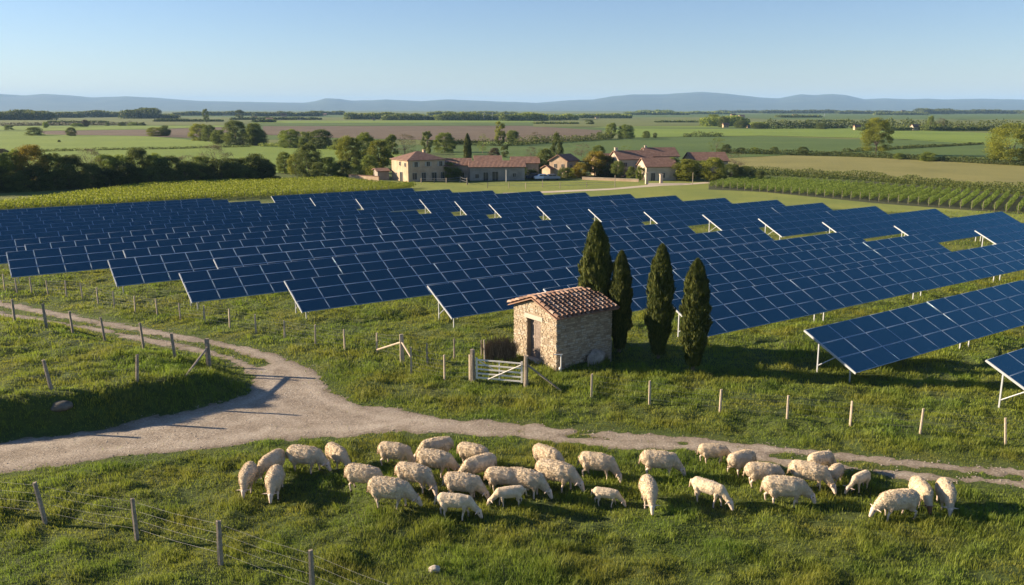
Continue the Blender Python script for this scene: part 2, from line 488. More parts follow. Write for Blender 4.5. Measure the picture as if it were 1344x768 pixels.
field('field', 'mid', [(590, 190), (700, 188.5), (740, 187), (830, 181.2), (1000, 179), (1110, 183), (1110, 200), (1000, 206), (860, 212), (600, 212)], .12)
field('field', 'bright', [(790, 172), (830, 169), (1000, 170), (1120, 169), (1300, 175), (1420, 178), (1420, 189), (1290, 188), (1170, 182.5), (1000, 178.5), (830, 180.8)], .16)
field('field', 'mid', [(1110, 183.4), (1170, 183), (1290, 190), (1420, 194), (1420, 214), (1290, 210), (1150, 205), (1110, 201)], .16)
field('field', 'olive', [(700, 158), (1000, 158), (1420, 160), (1420, 167), (1000, 165), (700, 167)], .2)
field('hay_field', 'tan', [(930, 202), (1000, 203.5), (1150, 207), (1420, 219), (1420, 252), (1344, 247), (1240, 240), (1100, 231), (1000, 222), (930, 220)], .06)
field('dry_meadow', 'dry', [(470, 238), (620, 240), (1000, 232), (1180, 250), (1420, 272), (1420, 305), (1330, 290), (1200, 280), (980, 268), (870, 263), (700, 256), (560, 251), (480, 254)], .008)
field('meadow', 'olive', [(230, 262), (480, 268), (640, 279), (900, 298), (1300, 325), (1420, 330), (1420, 350), (1300, 345), (1000, 318), (640, 300), (400, 285)], .008)
M['path'] = two_tone('dust_path', (0.42, 0.35, 0.25), (0.55, 0.47, 0.35), 0.3)
CROP['path'] = M['path']
field('dirt_path', 'path', [(660, 253.5), (720, 251), (800, 247.5), (850, 243), (850, 240.5), (905, 240.5), (940, 238), (940, 240), (900, 243), (870, 244), (800, 249.5), (720, 253.2), (660, 255.5)], .02)

# ------------------------------------------------------------------ hills on the horizon
prof = [(-260, 126), (-120, 122), (0, 124), (34, 126), (60, 124), (86, 125.5), (125, 128.6), (167, 127), (208, 129), (260, 132.5), (340, 134), (400, 135), (415, 133), (428, 129.4),
        (444, 130), (462, 132.5), (486, 132), (507, 130.7), (553, 133), (587, 130.7), (626, 132.5), (680, 134), (704, 135), (746, 131.8), (777, 131), (806, 126.8), (829, 124.7),
        (868, 124.7), (920, 122), (954, 124), (1000, 129), (1021, 129.4), (1049, 124.5), (1068, 125.5), (1091, 124.2), (1109, 125.5), (1133, 130.5), (1161, 129.4), (1195, 130.7),
        (1216, 130), (1240, 131), (1286, 130), (1344, 131), (1450, 128), (1600, 131)]
pa = np.array(prof)
HY = 9500.0
xs = np.linspace(-8600, 8600, 700)
ys = np.linspace(HY - 2600, HY + 1500, 60)
GX, GY = np.meshgrid(xs, ys)
pxx = 672 + GX / GY * FPX / CP
top = (143 - np.interp(pxx, pa[:, 0], pa[:, 1])) / FPX * HY / CP + 6
tt = (GY - (HY - 2600)) / 2600
bell = np.where(tt < 1, ss(0, 1, tt) ** 0.8, 1 - 0.5 * ss(1, 1.6, tt))
rid = 1 - np.abs(fbm(GX / 500, GY / 900, 4, 4) * 2 - 1)
GZ = top * bell * np.where(np.abs(tt - 1) < 0.03, 1, 0.78 + 0.24 * rid) - 4 * (tt <= 0)
V = np.stack([GX, GY, GZ], -1).reshape(-1, 3)
nx, ny = len(xs), len(ys)
ii = (np.arange(ny - 1)[:, None] * nx + np.arange(nx - 1)[None, :]).ravel()
F = np.stack([ii, ii + 1, ii + nx + 1, ii + nx], -1)
M['hill'] = crop('wooded_hill', (0.018, 0.034, 0.020), (0.07, 0.085, 0.04), 0.006)
tag(link('hills', mesh_np('hills', V, F, [M['hill']], smooth=True)), 'low wooded hills on the horizon', kind='structure')

# ------------------------------------------------------------------ haze
bm = bmesh.new(); bmesh.ops.create_cube(bm, size=1)
hm = bpy.data.meshes.new('haze'); bm.to_mesh(hm); bm.free()
hzm = bpy.data.materials.new('haze_air'); hzm.use_nodes = True
hzm.node_tree.nodes.clear()
ho = hzm.node_tree.nodes.new('ShaderNodeOutputMaterial'); hv = hzm.node_tree.nodes.new('ShaderNodeVolumePrincipled')
hv.inputs['Color'].default_value = (0.38, 0.65, 1.0, 1)
hv.inputs['Density'].default_value = 0.000088
hv.inputs['Anisotropy'].default_value = 0.0
L(hzm, hv.outputs[0], ho.inputs['Volume'])
hm.materials.append(hzm)
tag(link('haze', hm, None, (0, 0, 117), None, (36000, 36000, 244)), kind='stuff')

# ------------------------------------------------------------------ solar tables
ROW = math.radians(34)
RU = Vector((math.cos(ROW), math.sin(ROW), 0)); RV = Vector((-math.sin(ROW), math.cos(ROW), 0))
TILT = math.radians(26)
CW, CH, GAP = 1.66, 1.02, 0.02            # module size along the row, up the slope, gap
ZB = 0.62                                 # lower edge above ground
def module_mesh(nc=1, nr=1, name='module', w=CW, h=CH):
    V = []; F = []; mi = []
    fr = 0.021
    for i in range(nc):
        for j in range(nr):
            x0 = i * (CW + GAP); y0 = j * (CH + GAP); b = len(V)
            x1 = x0 + w; y1 = y0 + h
            V += [(x0, y0, 0), (x1, y0, 0), (x1, y1, 0), (x0, y1, 0), (x0, y0, .04), (x1, y0, .04), (x1, y1, .04), (x0, y1, .04),
                  (x0 + fr, y0 + fr, .04), (x1 - fr, y0 + fr, .04), (x1 - fr, y1 - fr, .04), (x0 + fr, y1 - fr, .04)]
            V += [(x0 + fr, y0 + fr, .036), (x1 - fr, y0 + fr, .036), (x1 - fr, y1 - fr, .036), (x0 + fr, y1 - fr, .036)]
            f = [(3, 2, 1, 0), (0, 1, 5, 4), (1, 2, 6, 5), (2, 3, 7, 6), (3, 0, 4, 7), (4, 5, 9, 8), (5, 6, 10, 9), (6, 7, 11, 10), (7, 4, 8, 11), (12, 13, 14, 15)]
            F += [tuple(q + b for q in t) for t in f]; mi += [0] * 9 + [1]
    return mesh_np(name, np.array(V), np.array(F), [M['alu'], M['glass']], mi)
MOD = module_mesh()
TM = Matrix.Rotation(TILT, 4, 'X')         # local: x along row, y up the slope
DEP = 3 * CH + 2 * GAP
def legs_parts(nc, first=False):
    """support pieces, plus the added edge strip, of a table of nc columns, in table space"""
    Lx = nc * (CW + GAP) - GAP
    out = []
    sl = lambda y, d=0.0: TM @ Vector((0, y, -d))
    for x in (0.42, Lx - 0.42):
        pr = sl(2.45, .12); pf = sl(0.55, .12)
        out.append(('rear_leg', MB().box(x - .03, x + .03, pr.y - .03, pr.y + .03, -ZB - .25, pr.z)))
        out.append(('front_leg', MB().box(x - .03, x + .03, pf.y - .03, pf.y + .03, -ZB - .25, pf.z)))
        out.append(('brace', MB().tube((x, pr.y - .02, -ZB + .35), (x, sl(1.25, .1).y, sl(1.25, .1).z), .028, n=5)))
        out.append(('rafter', MB().box(x - .03, x + .03, .05, DEP - .05, -.11, -.05, M=TM)))
    if first: out.append(('end_rail', MB().box(-.032, -.004, -.01, DEP + .01, -.05, .043, M=TM)))  # strip added to draw the bright sunlit side edge of the modules
    for y in (0.5, 2.5):
        out.append(('purlin', MB().box(.05, Lx - .05, y - .03, y + .03, -.049, -.002, M=TM)))
    return out
_tabs = {}
def table(nc, loc, label, near, first=False):
    g = 'solar tables standing in parallel rows'
    if near:
        if ('n', nc, first) not in _tabs:
            _tabs[('n', nc, first)] = [(nm, mb.mesh('table_' + nm, [M['steel']])) for nm, mb in legs_parts(nc, first)]
        o = empty('solar_table', loc, ROW)
        for i in range(nc):
            for j in range(3):
                link('solar_module', MOD, o, TM @ Vector((i * (CW + GAP), j * (CH + GAP), 0)), (TILT, 0, 0))
        for nm, me in _tabs[('n', nc, first)]: link(nm, me, o)
    else:
        if ('f', nc, first) not in _tabs:
            mod = module_mesh(nc, 3, 'table')
            V = [TM @ v.co for v in mod.vertices]
            mb = MB(); mb.add(V, [tuple(p.vertices) for p in mod.polygons]); mb.m = [p.material_index + 1 if p.material_index == 0 else 2 for p in mod.polygons]
            for nm, q in legs_parts(nc, first): mb.add(q.v, q.f, 0)
            _tabs[('f', nc, first)] = mb.mesh('solar_table', [M['steel'], M['alu'], M['glass']])
        o = link('solar_table', _tabs[('f', nc, first)], None, loc, (0, 0, ROW))
    o.rotation_euler = (R.normal(0, .004), R.normal(0, .0012), ROW)
    tag(o, label, 'solar panels', g)
RV_FRONT = [13.6, 20.9, 28.6, 34.8, 38.9 + 2.1, 45.2 + 1.0, 51.6, 58.6, 65.6]
# front block: (lower edge v, left end u, right end u)
front = [(13.6, 34.4, 66), (20.8, 32.3, 74), (28.7, 31.2, 78), (34.9, 27.6, 67), (39.3, 22.5, 63.5), (45.3, 16.1, 58.1), (51.4, 11.5, 55.2), (55.2, 14.6, 53.4), (59.0, 8.6, 51.2), (62.8, 10.2, 48), (66.3, 3.1, 43.2),
         (69.6, 4.5, 41.2), (72.8, -1, 39.4), (75.9, -1, 37.6), (78.9, -5, 34.6), (81.8, -6, 32.5), (84.7, -8, 31.5), (87.6, -8, 30), (90.5, -8, 28.3), (93.4, -4, 27), (96.3, 0, 25)]
far = [(94.5, 31.6, 50.5), (91.0 - .6, 34.8, 53.2), (86.2, 38.6, 57.0), (81.9, 44.5, 61.2), (77.6, 46.6, 64.9), (73.2, 48.3, 68.5), (68.8, 51.5, 72.0), (63.6, 54.2, 74.0),
       (58.8, 57.4, 77.2), (54.0, 60.6, 79.5), (48.9, 62.6, 81.2), (44.0, 65.4, 84.3), (39.0, 68.6, 86.5), (33.5, 71.5, 92), (27.5, 78.6, 96)]
def rows(rs, where, base_near):
    for k, (v, u0, u1) in enumerate(rs):
        nc_tot = max(1, int(round((u1 - u0) / (CW + GAP))))
        x = u0; i = 0; left = nc_tot
        while left > 0:
            nc = 6 if left >= 9 else (left if left <= 6 else (left + 1) // 2)
            p = RU * x + RV * v
            # skip what lies wholly outside the view
            q0 = p; q1 = p + RU * nc * (CW + GAP)
            vis = any((abs(q.x) < 0.66 * (q.y) + 4) for q in (q0, q1, (q0 + q1) / 2))
            if vis:
                i += 1
                near = p.length < base_near
                z = hz(*((q0 + q1) / 2).xy) if p.y < 70 else 0
                table(nc, (p.x, p.y, ZB), f'{ordinal(i)} solar table from the track end of the {ordinal(k + 1)} {where}', near, i == 1)
            x += nc * (CW + GAP); left -= nc
rows(front, 'row up from the sheep', 74)
rows(far[::-1], 'row beyond the grass gap', 0)

# ------------------------------------------------------------------ stone hut
HA = math.radians(36)
hc = at(730, 488.5)
HUT = Matrix.Translation((hc.x, hc.y, 0)) @ Matrix.Rotation(HA, 4, 'Z')
HLn, HWd, HE, HR = 3.45, 3.35, 2.5, 3.08      # length along x, width along y, eave, ridge
hut = empty('stone_hut', (hc.x, hc.y, 0), HA)
tag(hut, 'small rubble stone hut with terracotta roof and plank door', 'hut')
g = mat('mortar', (0.27, 0.215, 0.15), 0.95); bump(g, noise(g, 30, 5, .8), .6, .02); M['mortar'] = g
g = mat('rubble_stone', (0.45, 0.37, 0.27), 0.9)
c = ramp(g, attr(g), [(0.0, (0.24, 0.18, 0.12)), (0.35, (0.39, 0.31, 0.21)), (0.7, (0.50, 0.41, 0.29)), (1.0, (0.42, 0.38, 0.31))])
c = mixc(g, ramp(g, noise(g, 9, 6, .75), [(0.35, (0, 0, 0)), (0.7, (1, 1, 1))]), c, mixc(g, 0.35, c, (0.24, 0.20, 0.15)))
base(g, c); bump(g, noise(g, 22, 6, .8), .9, .03); M['stone'] = g
g = mat('lintel_stone', (0.42, 0.37, 0.30), 0.9); bump(g, noise(g, 14, 5, .8), .6, .02); M['lintel'] = g
D0, D1, DH = 1.20, 2.28, 2.08                 # door along y, height
mb = MB()
T = .38
# mortar core of four walls butted end to end, gables as prisms
mb.box(0, HLn, 0, T, -.3, HE)                                  # shaded long wall (y=0)
mb.box(0, HLn, HWd - T, HWd, -.3, HE)
mb.box(0, T, T, D0, -.3, HE); mb.box(0, T, D1, HWd - T, -.3, HE); mb.box(0, T, D0, D1, DH, HE)
mb.box(HLn - T, HLn, T, HWd - T, -.3, HE)
for x0 in (0, HLn - T):
    b = [(x0, 0, HE), (x0 + T, 0, HE), (x0 + T, HWd, HE), (x0, HWd, HE), (x0, HWd / 2, HR), (x0 + T, HWd / 2, HR)]
    mb.add(b, [(0, 1, 5, 4), (2, 3, 4, 5), (0, 4, 3), (1, 2, 5)])
random.seed(3)
def stones(face, a0, a1, hmax):
    """coursed rubble on a wall face: face maps (along, up, out) to hut space"""
    z = -.15
    while z < HR:
        ch = random.uniform(.07, .135)
        a = a0 + random.uniform(-.2, 0)
        while a < a1:
            ln = random.uniform(.10, .32)
            s0 = max(a, a0 - .02); s1 = min(a + ln - .018, a1 + .02)
            a += ln
            if s1 - s0 < .04: continue
            mid = (s0 + s1) / 2
            top = hmax(mid)
            if z + ch * .7 > top: continue
            if face is f_gable and D0 - .02 < s1 and s0 < D1 + .02 and z < DH + .22:
                if s0 < D0 - .06: s1 = D0
                elif s1 > D1 + .06: s0 = D1
                else: continue
            o = random.uniform(.008, .04)
            vs = []
            for oo in (-.05, o):
                for (p, q) in ((s0, z), (s1, z), (s1, min(z + ch - .014, top)), (s0, min(z + ch - .014, top))):
                    j = .012
                    ins = .012 if oo > 0 else 0
                    pp = p + (ins if p == s0 else -ins) + random.uniform(-j, j); qq = q + (ins if q == z else -ins) + random.uniform(-j, j) * .7
                    vs.append(face(pp, qq, oo + random.uniform(-.004, .006)))
            mb.add(vs, [(4, 5, 6, 7), (0, 1, 5, 4), (1, 2, 6, 5), (2, 3, 7, 6), (3, 0, 4, 7), (3, 2, 1, 0)], 1, random.random())
        z += ch
f_gable = lambda a, z, o: (-o, a, z)
f_back = lambda a, z, o: (HLn + o, a, z)
f_long = lambda a, z, o: (a, -o, z)
f_long2 = lambda a, z, o: (a, HWd + o, z)
gab = lambda a: HE + (HR - HE) * (1 - abs(a - HWd / 2) / (HWd / 2))
stones(f_gable, 0, HWd, gab); stones(f_back, 0, HWd, gab)
stones(f_long, 0, HLn, lambda a: HE); stones(f_long2, 0, HLn, lambda a: HE)
mb.obj('wall', [M['mortar'], M['stone']], hut)
MB().box(-.055, .30, D0 - .17, D1 + .16, DH, DH + .22, jit=.01).obj('lintel', M['lintel'], hut)
MB().box(-.10, .34, D0 - .05, D1 + .05, -.1, .07, jit=.012).obj('doorstep', M['lintel'], hut)
M['door'] = two_tone('grey_planks', (0.16, 0.125, 0.10), (0.30, 0.24, 0.20), 7, bscale=60)
mb = MB()
y = D0 + .003
for k in range(6):
    wd = (D1 - D0 - .006) / 6
    mb.box(.24 + random.uniform(-.006, .006), .29, y + .006, y + wd - .006, .075, DH - .004, tint=random.random()); y += wd
dr = mb.obj('door', M['door'], hut)
mb = MB()
for z in (.45, 1.12, 1.78): mb.box(.205, .233, D0 + .05, D1 - .05, z - .05, z + .05)
mb.obj('batten', M['door'], dr)
MB().tube((.19, D0 + .14, 1.05), (.19, D0 + .14, 1.22), .014).obj('handle', M['wire'], dr)
# canal tile roof, tile by tile
g = mat('canal_tile', (0.42, 0.2, 0.11), 0.85)
c = ramp(g, attr(g), [(0.0, (0.13, 0.08, 0.06)), (0.35, (0.26, 0.145, 0.10)), (0.7, (0.37, 0.225, 0.155)), (1.0, (0.47, 0.35, 0.27))])
c = mixc(g, ramp(g, noise(g, 6, 6, .75), [(0.45, (0, 0, 0)), (0.75, (1, 1, 1))]), c, (0.20, 0.15, 0.10))
base(g, c); bump(g, noise(g, 40, 4, .8), .4, .01); M['tile'] = g
mb = MB(); core = MB()
OX, OY = .22, .26                              # overhangs
sl = math.atan2(HR - HE, HWd / 2)
run = (HWd / 2 + OY) / math.cos(sl)
def tile(side, x, s0, s1, up, r0, r1):
    """half pipe running down the slope; up = cover tile, else channel"""
    n = 6; vs = []; t = random.random()
    j = random.uniform(-.008, .008)
    for s, r, lift in ((s0, r0, 0.012), (s1, r1, 0.045 if up else 0.02)):
        for k in range(n + 1):
            an = math.pi * k / n
            cx = math.cos(an) * r; cz = math.sin(an) * r * (1.15 if up else -.6)
            h = (.10 + lift + cz) if up else (.10 + lift + cz)
            dy = s * math.cos(sl) - h * 0 ; z = HR + .06 - s * math.sin(sl) + h
            vs.append((x + cx + j, HWd / 2 + side * dy, z))
    fs = [(k, k + 1, k + n + 2, k + n + 1) for k in range(n)]
    mb.add(vs, fs, 0, t)
    # tile edge thickness at the lower end
    b = [(vx, vy, vz - .018) for vx, vy, vz in vs[n + 1:]]
    mb.add(vs[n + 1:] + b, [(k, k + 1, k + n + 2, k + n + 1) for k in range(n)], 0, t * .6)
for side in (-1, 1):
    x = -OX + .08
    while x < HLn + OX:
        ns = 6; st = run / ns
        for q in range(ns):
            tile(side, x, q * st, (q + 1) * st + .05, True, .080, .100)
            tile(side, x + .14, q * st, (q + 1) * st + .04, False, .08, .085)
        x += .28
for k in range(11):                            # ridge tiles
    x0 = -OX + k * (HLn + 2 * OX) / 11; x1 = x0 + (HLn + 2 * OX) / 11 + .05; n = 6; vs = []; t = random.random()
    for xx, r in ((x0, .11), (x1, .13)):
        vs += [(xx, HWd / 2 + math.cos(math.pi * a / n) * r, HR + .13 + math.sin(math.pi * a / n) * r * .9) for a in range(n + 1)]
    mb.add(vs, [(a, a + 1, a + n + 2, a + n + 1) for a in range(n)], 0, t)
for side in (-1, 1):                           # deck under the tiles and verge edges
    y1 = HWd / 2 + side * (HWd / 2 + OY); z1 = HR - run * math.sin(sl) + .045
    vs = [(-OX, HWd / 2, HR + .045), (HLn + OX, HWd / 2, HR + .045), (HLn + OX, y1, z1), (-OX, y1, z1),
          (-OX, HWd / 2, HR + .10), (HLn + OX, HWd / 2, HR + .10), (HLn + OX, y1, z1 + .05), (-OX, y1, z1 + .05)]
    mb.add(vs, [(0, 1, 2, 3), (4, 5, 6, 7), (0, 1, 5, 4), (1, 2, 6, 5), (2, 3, 7, 6), (3, 0, 4, 7)], 0, .45)
mb.obj('roof', M['tile'], hut)

# things standing about the hut
M['brush'] = leaf_mat('brushwood', (0.07, 0.05, 0.03), (0.30, 0.215, 0.135), 0.0, None, 0)
p = at(656, 474)
mb = MB(); random.seed(5)
for k in range(1100):
    x = random.uniform(-.78, .78); y = random.uniform(-.34, .34); z0 = random.uniform(-.05, .5)
    h = random.uniform(.35, .72) + .35 * (1 - (x / .8) ** 2) * random.random()
    a = Vector((x, y, z0)); b = a + Vector((random.gauss(0, .13), random.gauss(0, .1), min(h, (1.22 - .45 * (x / .8) ** 2) - z0 + random.uniform(-.08, .1))))
    mb.tube(a, b, random.uniform(.006, .017), .004, n=3, tint=random.random() ** 1.5, cap=False)
bw = mb.obj('brushwood_stack', M['brush'], loc=(p.x, p.y + .15, p.z), rot=(0, 0, math.radians(10)))
tag(bw, 'dark stack of upright brushwood beside the hut door', 'brushwood')
p = at(636.5, 477)
tag(MB().tube((0, 0, -.2), (-.03, 0, 1.18), .045, .035, n=7).obj('stake', M['fresh_wood'], loc=p), 'pale stake at the outer end of the brushwood stack', 'stake')
# stone slab leaning on the shaded wall
def rock(name, loc, r, seed, mt, lab, cat, rot=(0, 0, 0)):
    bm = bmesh.new(); bmesh.ops.create_icosphere(bm, subdivisions=3, radius=1)
    for v in bm.verts:
        n = v.co.normalized()
        v.co *= 1 + .6 * (float(fbm(n.x * 1.6 + seed, n.y * 1.6 + n.z, seed, 3)) - .5)
        v.co.x += .25 * v.co.z * math.sin(seed)
        v.co = Vector((v.co.x * r[0], v.co.y * r[1], v.co.z * r[2]))
    me = bpy.data.meshes.new(name); bm.to_mesh(me); bm.free(); me.materials.append(mt)
    for q in me.polygons: q.use_smooth = True
    return tag(link(name, me, None, loc, rot), lab, cat)
M['rock'] = two_tone('pale_rock', (0.17, 0.15, 0.125), (0.42, 0.37, 0.31), 4, bscale=14)
M['grey_rock'] = two_tone('mossy_rock', (0.06, 0.06, 0.045), (0.16, 0.145, 0.115), 4, bscale=14)  # greyer and darker than the pale rock
q = HUT @ Vector((2.25, -.26, 0))
rock('stone_slab', (q.x, q.y, .2), (.58, .12, .44), 15, M['rock'], 'pale rounded stone slab leaning on the shaded hut wall', 'stone slab', (math.radians(-14), 0, HA))
q = HUT @ Vector((3.15, -.35, 0))
tag(MB().tube((0, 0, -.1), (.02, .12, 1.05), .03, .025).obj('short_pole', M['wood'], loc=(q.x, q.y, 0)), 'thin pole propped near the far corner of the hut wall', 'pole')
q = HUT @ Vector((1.45, -.62, 0))
tag(MB().tube((0, 0, -.1), (.0, .05, .62), .03, .025).obj('short_stake', M['wood'], loc=(q.x, q.y, 0)), 'short stake in front of the leaning stone slab', 'stake')
q = HUT @ Vector((.10, -.22, 0))
mb = MB(); mb.tube((0, 0, -.1), (0, 0, .92), .035); mb.tube((-.34, 0, .92), (.08, 0, .92), .026)
wt = empty('standpipe', (q.x, q.y, hz(q.x, q.y)), 0)
link('pipe', mb.mesh('pipe', [M['white_metal']]), wt); MB().tube((-.05, -.03, .28), (-.05, -.26, .24), .05, .06, n=8).obj('basin', M['white_metal'], wt)
tag(wt, 'cream standpipe with a crossbar at the front corner of the hut', 'standpipe')
rock('boulder', at(79, 532) - Vector((0, 0, .08)), (.46, .3, .2), 7, M['grey_rock'], 'grey boulder half sunk in the shaded grassy bank', 'boulder')
rock('white_stone', at(570, 750) + Vector((0, 0, .05)), (.16, .1, .12), 9, M['lintel'], 'small white stone lying in the grass by the lambs', 'stone')

# ------------------------------------------------------------------ fences and gate
def post_mb(h, t, lean=(0, 0), cutoff=True):
    """a slightly irregular split timber post, sunk below the grass"""
    n = 7; mb = MB(); vs = []
    ph = [random.uniform(.82, 1.15) for _ in range(n)]
    lv = [(-.3, 1.05), (h * .3, 1.0), (h * .75, .95), (h, .9)]
    for z, s in lv:
        for k in range(n):
            an = 2 * math.pi * k / n + .3
            r = t * ph[k] * s * random.uniform(.95, 1.05)
            vs.append((math.cos(an) * r + lean[0] * z, math.sin(an) * r + lean[1] * z, z + (random.uniform(-.015, .015) if z == h else 0)))
    fs = []
    for i in range(len(lv) - 1):
        for k in range(n): fs.append((i * n + k, i * n + (k + 1) % n, (i + 1) * n + (k + 1) % n, (i + 1) * n + k))
    fs.append(tuple(range(3 * n, 4 * n)))
    return mb.add(vs, fs)
def fence(name, label, posts, heights, wr, mt='wood', net=0.0, off=0):
    """posts: (px, base py, height, thickness, lean)"""
    root = None; tops = []
    for k, (px, py, h, t, ln) in enumerate(posts):
        p = at(px, py)
        if root is None:
            root = empty(name, p); tag(root, label, 'fence'); o0 = p
        po = post_mb(h, t, ln).obj('post', M[mt], root, loc=p - o0)
        tops.append((p - o0, h, ln))
    mb = MB()
    for (a, ha, la), (b, hb, lb) in zip(tops, tops[1:]):
        for f in heights:
            za, zb = ha * f, hb * f
            A = a + Vector((la[0] * za, la[1] * za, za)); B = b + Vector((lb[0] * zb, lb[1] * zb, zb))
            mid = (A + B) / 2 - Vector((0, 0, (B - A).length * .012))
            mb.tube(A, mid, wr, n=3, cap=False); mb.tube(mid, B, wr, n=3, cap=False)
        if net:
            n = int((b - a).length / net)
            for i in range(1, n):
                q = a.lerp(b, i / n); hh = (ha + (hb - ha) * i / n)
                mb.tube(q + Vector((0, 0, .03)), q + Vector((0, 0, hh * heights[-1] - .01)), wr * .6, n=3, cap=False)
    mb.obj('wire_netting' if net else 'wire', M['wire'], root)
    return root
random.seed(21)
rl = lambda s=.03: (random.uniform(-s, s), random.uniform(-s, s))
A_ = [(-52, 379), (-22, 380.5), (6.5, 382), (22.6, 385), (41.7, 385), (63.3, 388), (87.5, 390.5), (108.6, 393), (129, 399), (150.5, 404), (177.6, 410), (206.5, 414.5), (237, 419.5),
      (268.7, 424), (301.6, 430.5), (336, 438), (374, 444.5), (414, 451.5), (452.5, 458.5), (494.7, 463)]
fence('field_fence', 'long timber post and netting fence between the track and the solar rows',
      [(x, y, random.uniform(.98, 1.12), .05, rl()) for x, y in A_] + [(528, 478, 1.48, .095, (0, 0))], [.25, .45, .65, .82, .96], .0035, 'fresh_wood', .45)
def braced(px, py, a_px, hz0, hz1, name='brace'):
    pass
p = at(528, 478)
st = []
root = [o for o in COL.objects if o.name == 'field_fence'][0]
for (qx, qy, mt) in ((494.7, 463, 'fresh_wood'), (540, 490, 'fresh_wood')):
    q = at(qx, qy)
    MB().tube(p + Vector((0, 0, 1.10)) - root.location, q + Vector((0, 0, .15 if qx < 500 else .75)) - root.location, .045, .04, n=6).obj('brace', M[mt], root)
fence('paddock_fence', 'short netting fence running from the braced corner post to the gate',
      [(540, 490.5, 1.28, .05, (0, 0)), (583.5, 499.5, 1.2, .05, (0, 0)), (617, 499, 1.2, .05, (0, 0))], [.15, .3, .45, .6, .75, .95], .004, 'fresh_wood', .3)
fence('inner_fence', 'second line of posts just behind the paddock netting',
      [(561, 481, 1.15, .045, (0, 0)), (596.5, 472, 1.05, .05, (0, 0)), (632, 470, .9, .04, (0, 0))], [.3, .6, .92], .004, 'wood', .4)
B_ = [(-60, 408), (-22, 415), (19.5, 422), (61.4, 429.5), (95.8, 438.2), (137.7, 448), (188.8, 458.5), (230, 471)]
fb = fence('trackside_fence', 'weathered post fence along the near side of the two-rut track',
           [(x, y, random.uniform(1.15, 1.3), .07, (random.uniform(-.09, .0), 0)) for x, y in B_] + [(274.7, 484.6, 1.45, .12, (0.0, 0))], [.4, .65, .92], .003, 'wood')
p = at(274.7, 484.6); q = at(243.5, 494.4)
MB().tube(p + Vector((0, 0, 1.05)) - fb.location, q - fb.location, .055, .05, n=6).obj('brace', M['wood'], fb)
fence('bank_fence', 'leaning posts strung along the top of the shaded bank',
      [(-40, 524, 1.15, .075, (-.05, 0)), (67.7, 512, 1.22, .08, (-.14, 0)), (179.7, 501, 1.15, .07, (.10, 0))], [.5, .9], .003, 'wood')
fence('meadow_fence', 'grey post and wire fence slanting through the sheep meadow',
      [(-60, 668, 1.2, .075, (-.1, 0)), (60, 686.5, 1.3, .065, (-.13, 0)), (180, 709, 1.28, .065, (-.01, 0)), (290, 741.5, 1.28, .072, (.02, .0)), (411, 786, 1.33, .075, (.0, 0)), (540, 840, 1.3, .075, (0, 0))],
      [.28, .5, .72, .93], .0026, 'wood')
C_ = [(776.3, 521), (852.6, 531.5), (945, 542), (1033, 550), (1115.6, 559.5), (1207.8, 569.5), (1319.5, 584), (1450, 600)]
fence('roadside_fence', 'wide spaced pale posts with wire between the gate and the open verge',
      [(x, y, random.uniform(.98, 1.08), .048, (rl(.02) if x < 1300 else (-.12, 0))) for x, y in C_], [.25, .5, .72, .94], .003, 'fresh_wood', .5)
# gate
gl = at(620.3, 499.5); gr = at(690.5, 507.5)
gp = post_mb(1.45, .11).obj('gate_post', M['wood'], loc=gl); tag(gp, 'stout grey post on the brushwood side of the white gate', 'gate post', 'gate posts')
gp = empty('gate_post', gr); tag(gp, 'stout grey post with a slanting stay on the hut side of the white gate', 'gate post', 'gate posts')
post_mb(1.42, .12).obj('shaft', M['wood'], gp)
q = at(737, 513.5)
MB().tube(Vector((0.05, 0, 1.0)), q - gr, .045, .04, n=6).obj('stay', M['wood'], gp)
gt = empty('field_gate', gl, math.atan2(gr.y - gl.y, gr.x - gl.x))
tag(gt, 'closed cream five-bar metal field gate', 'gate')
GL = (gr - gl).xy.length
x0, x1 = .20, GL - .20
for k, z in enumerate((.16, .36, .56, .76, .99)):
    MB().box(x0 + .04, x1 - .04, -.018, .018, z - .032, z + .032).obj('bar', M['white_metal'], gt)
for x in (x0, x1): MB().box(x - .04, x + .04, -.024, .024, .10, 1.08).obj('stile', M['white_metal'], gt)
MB().tube((x0 + .55, -.045, .13), (x1 - .02, -.045, .93), .026).obj('diagonal_brace', M['white_metal'], gt)
MB().tube((x0 + .1, .045, .93), (x0 + .75, .045, .6), .02).obj('diagonal_brace', M['white_metal'], gt)
MB().box((x0 + x1) / 2 - .03, (x0 + x1) / 2 + .03, .02, .036, .12, 1.02).obj('upright', M['white_metal'], gt)

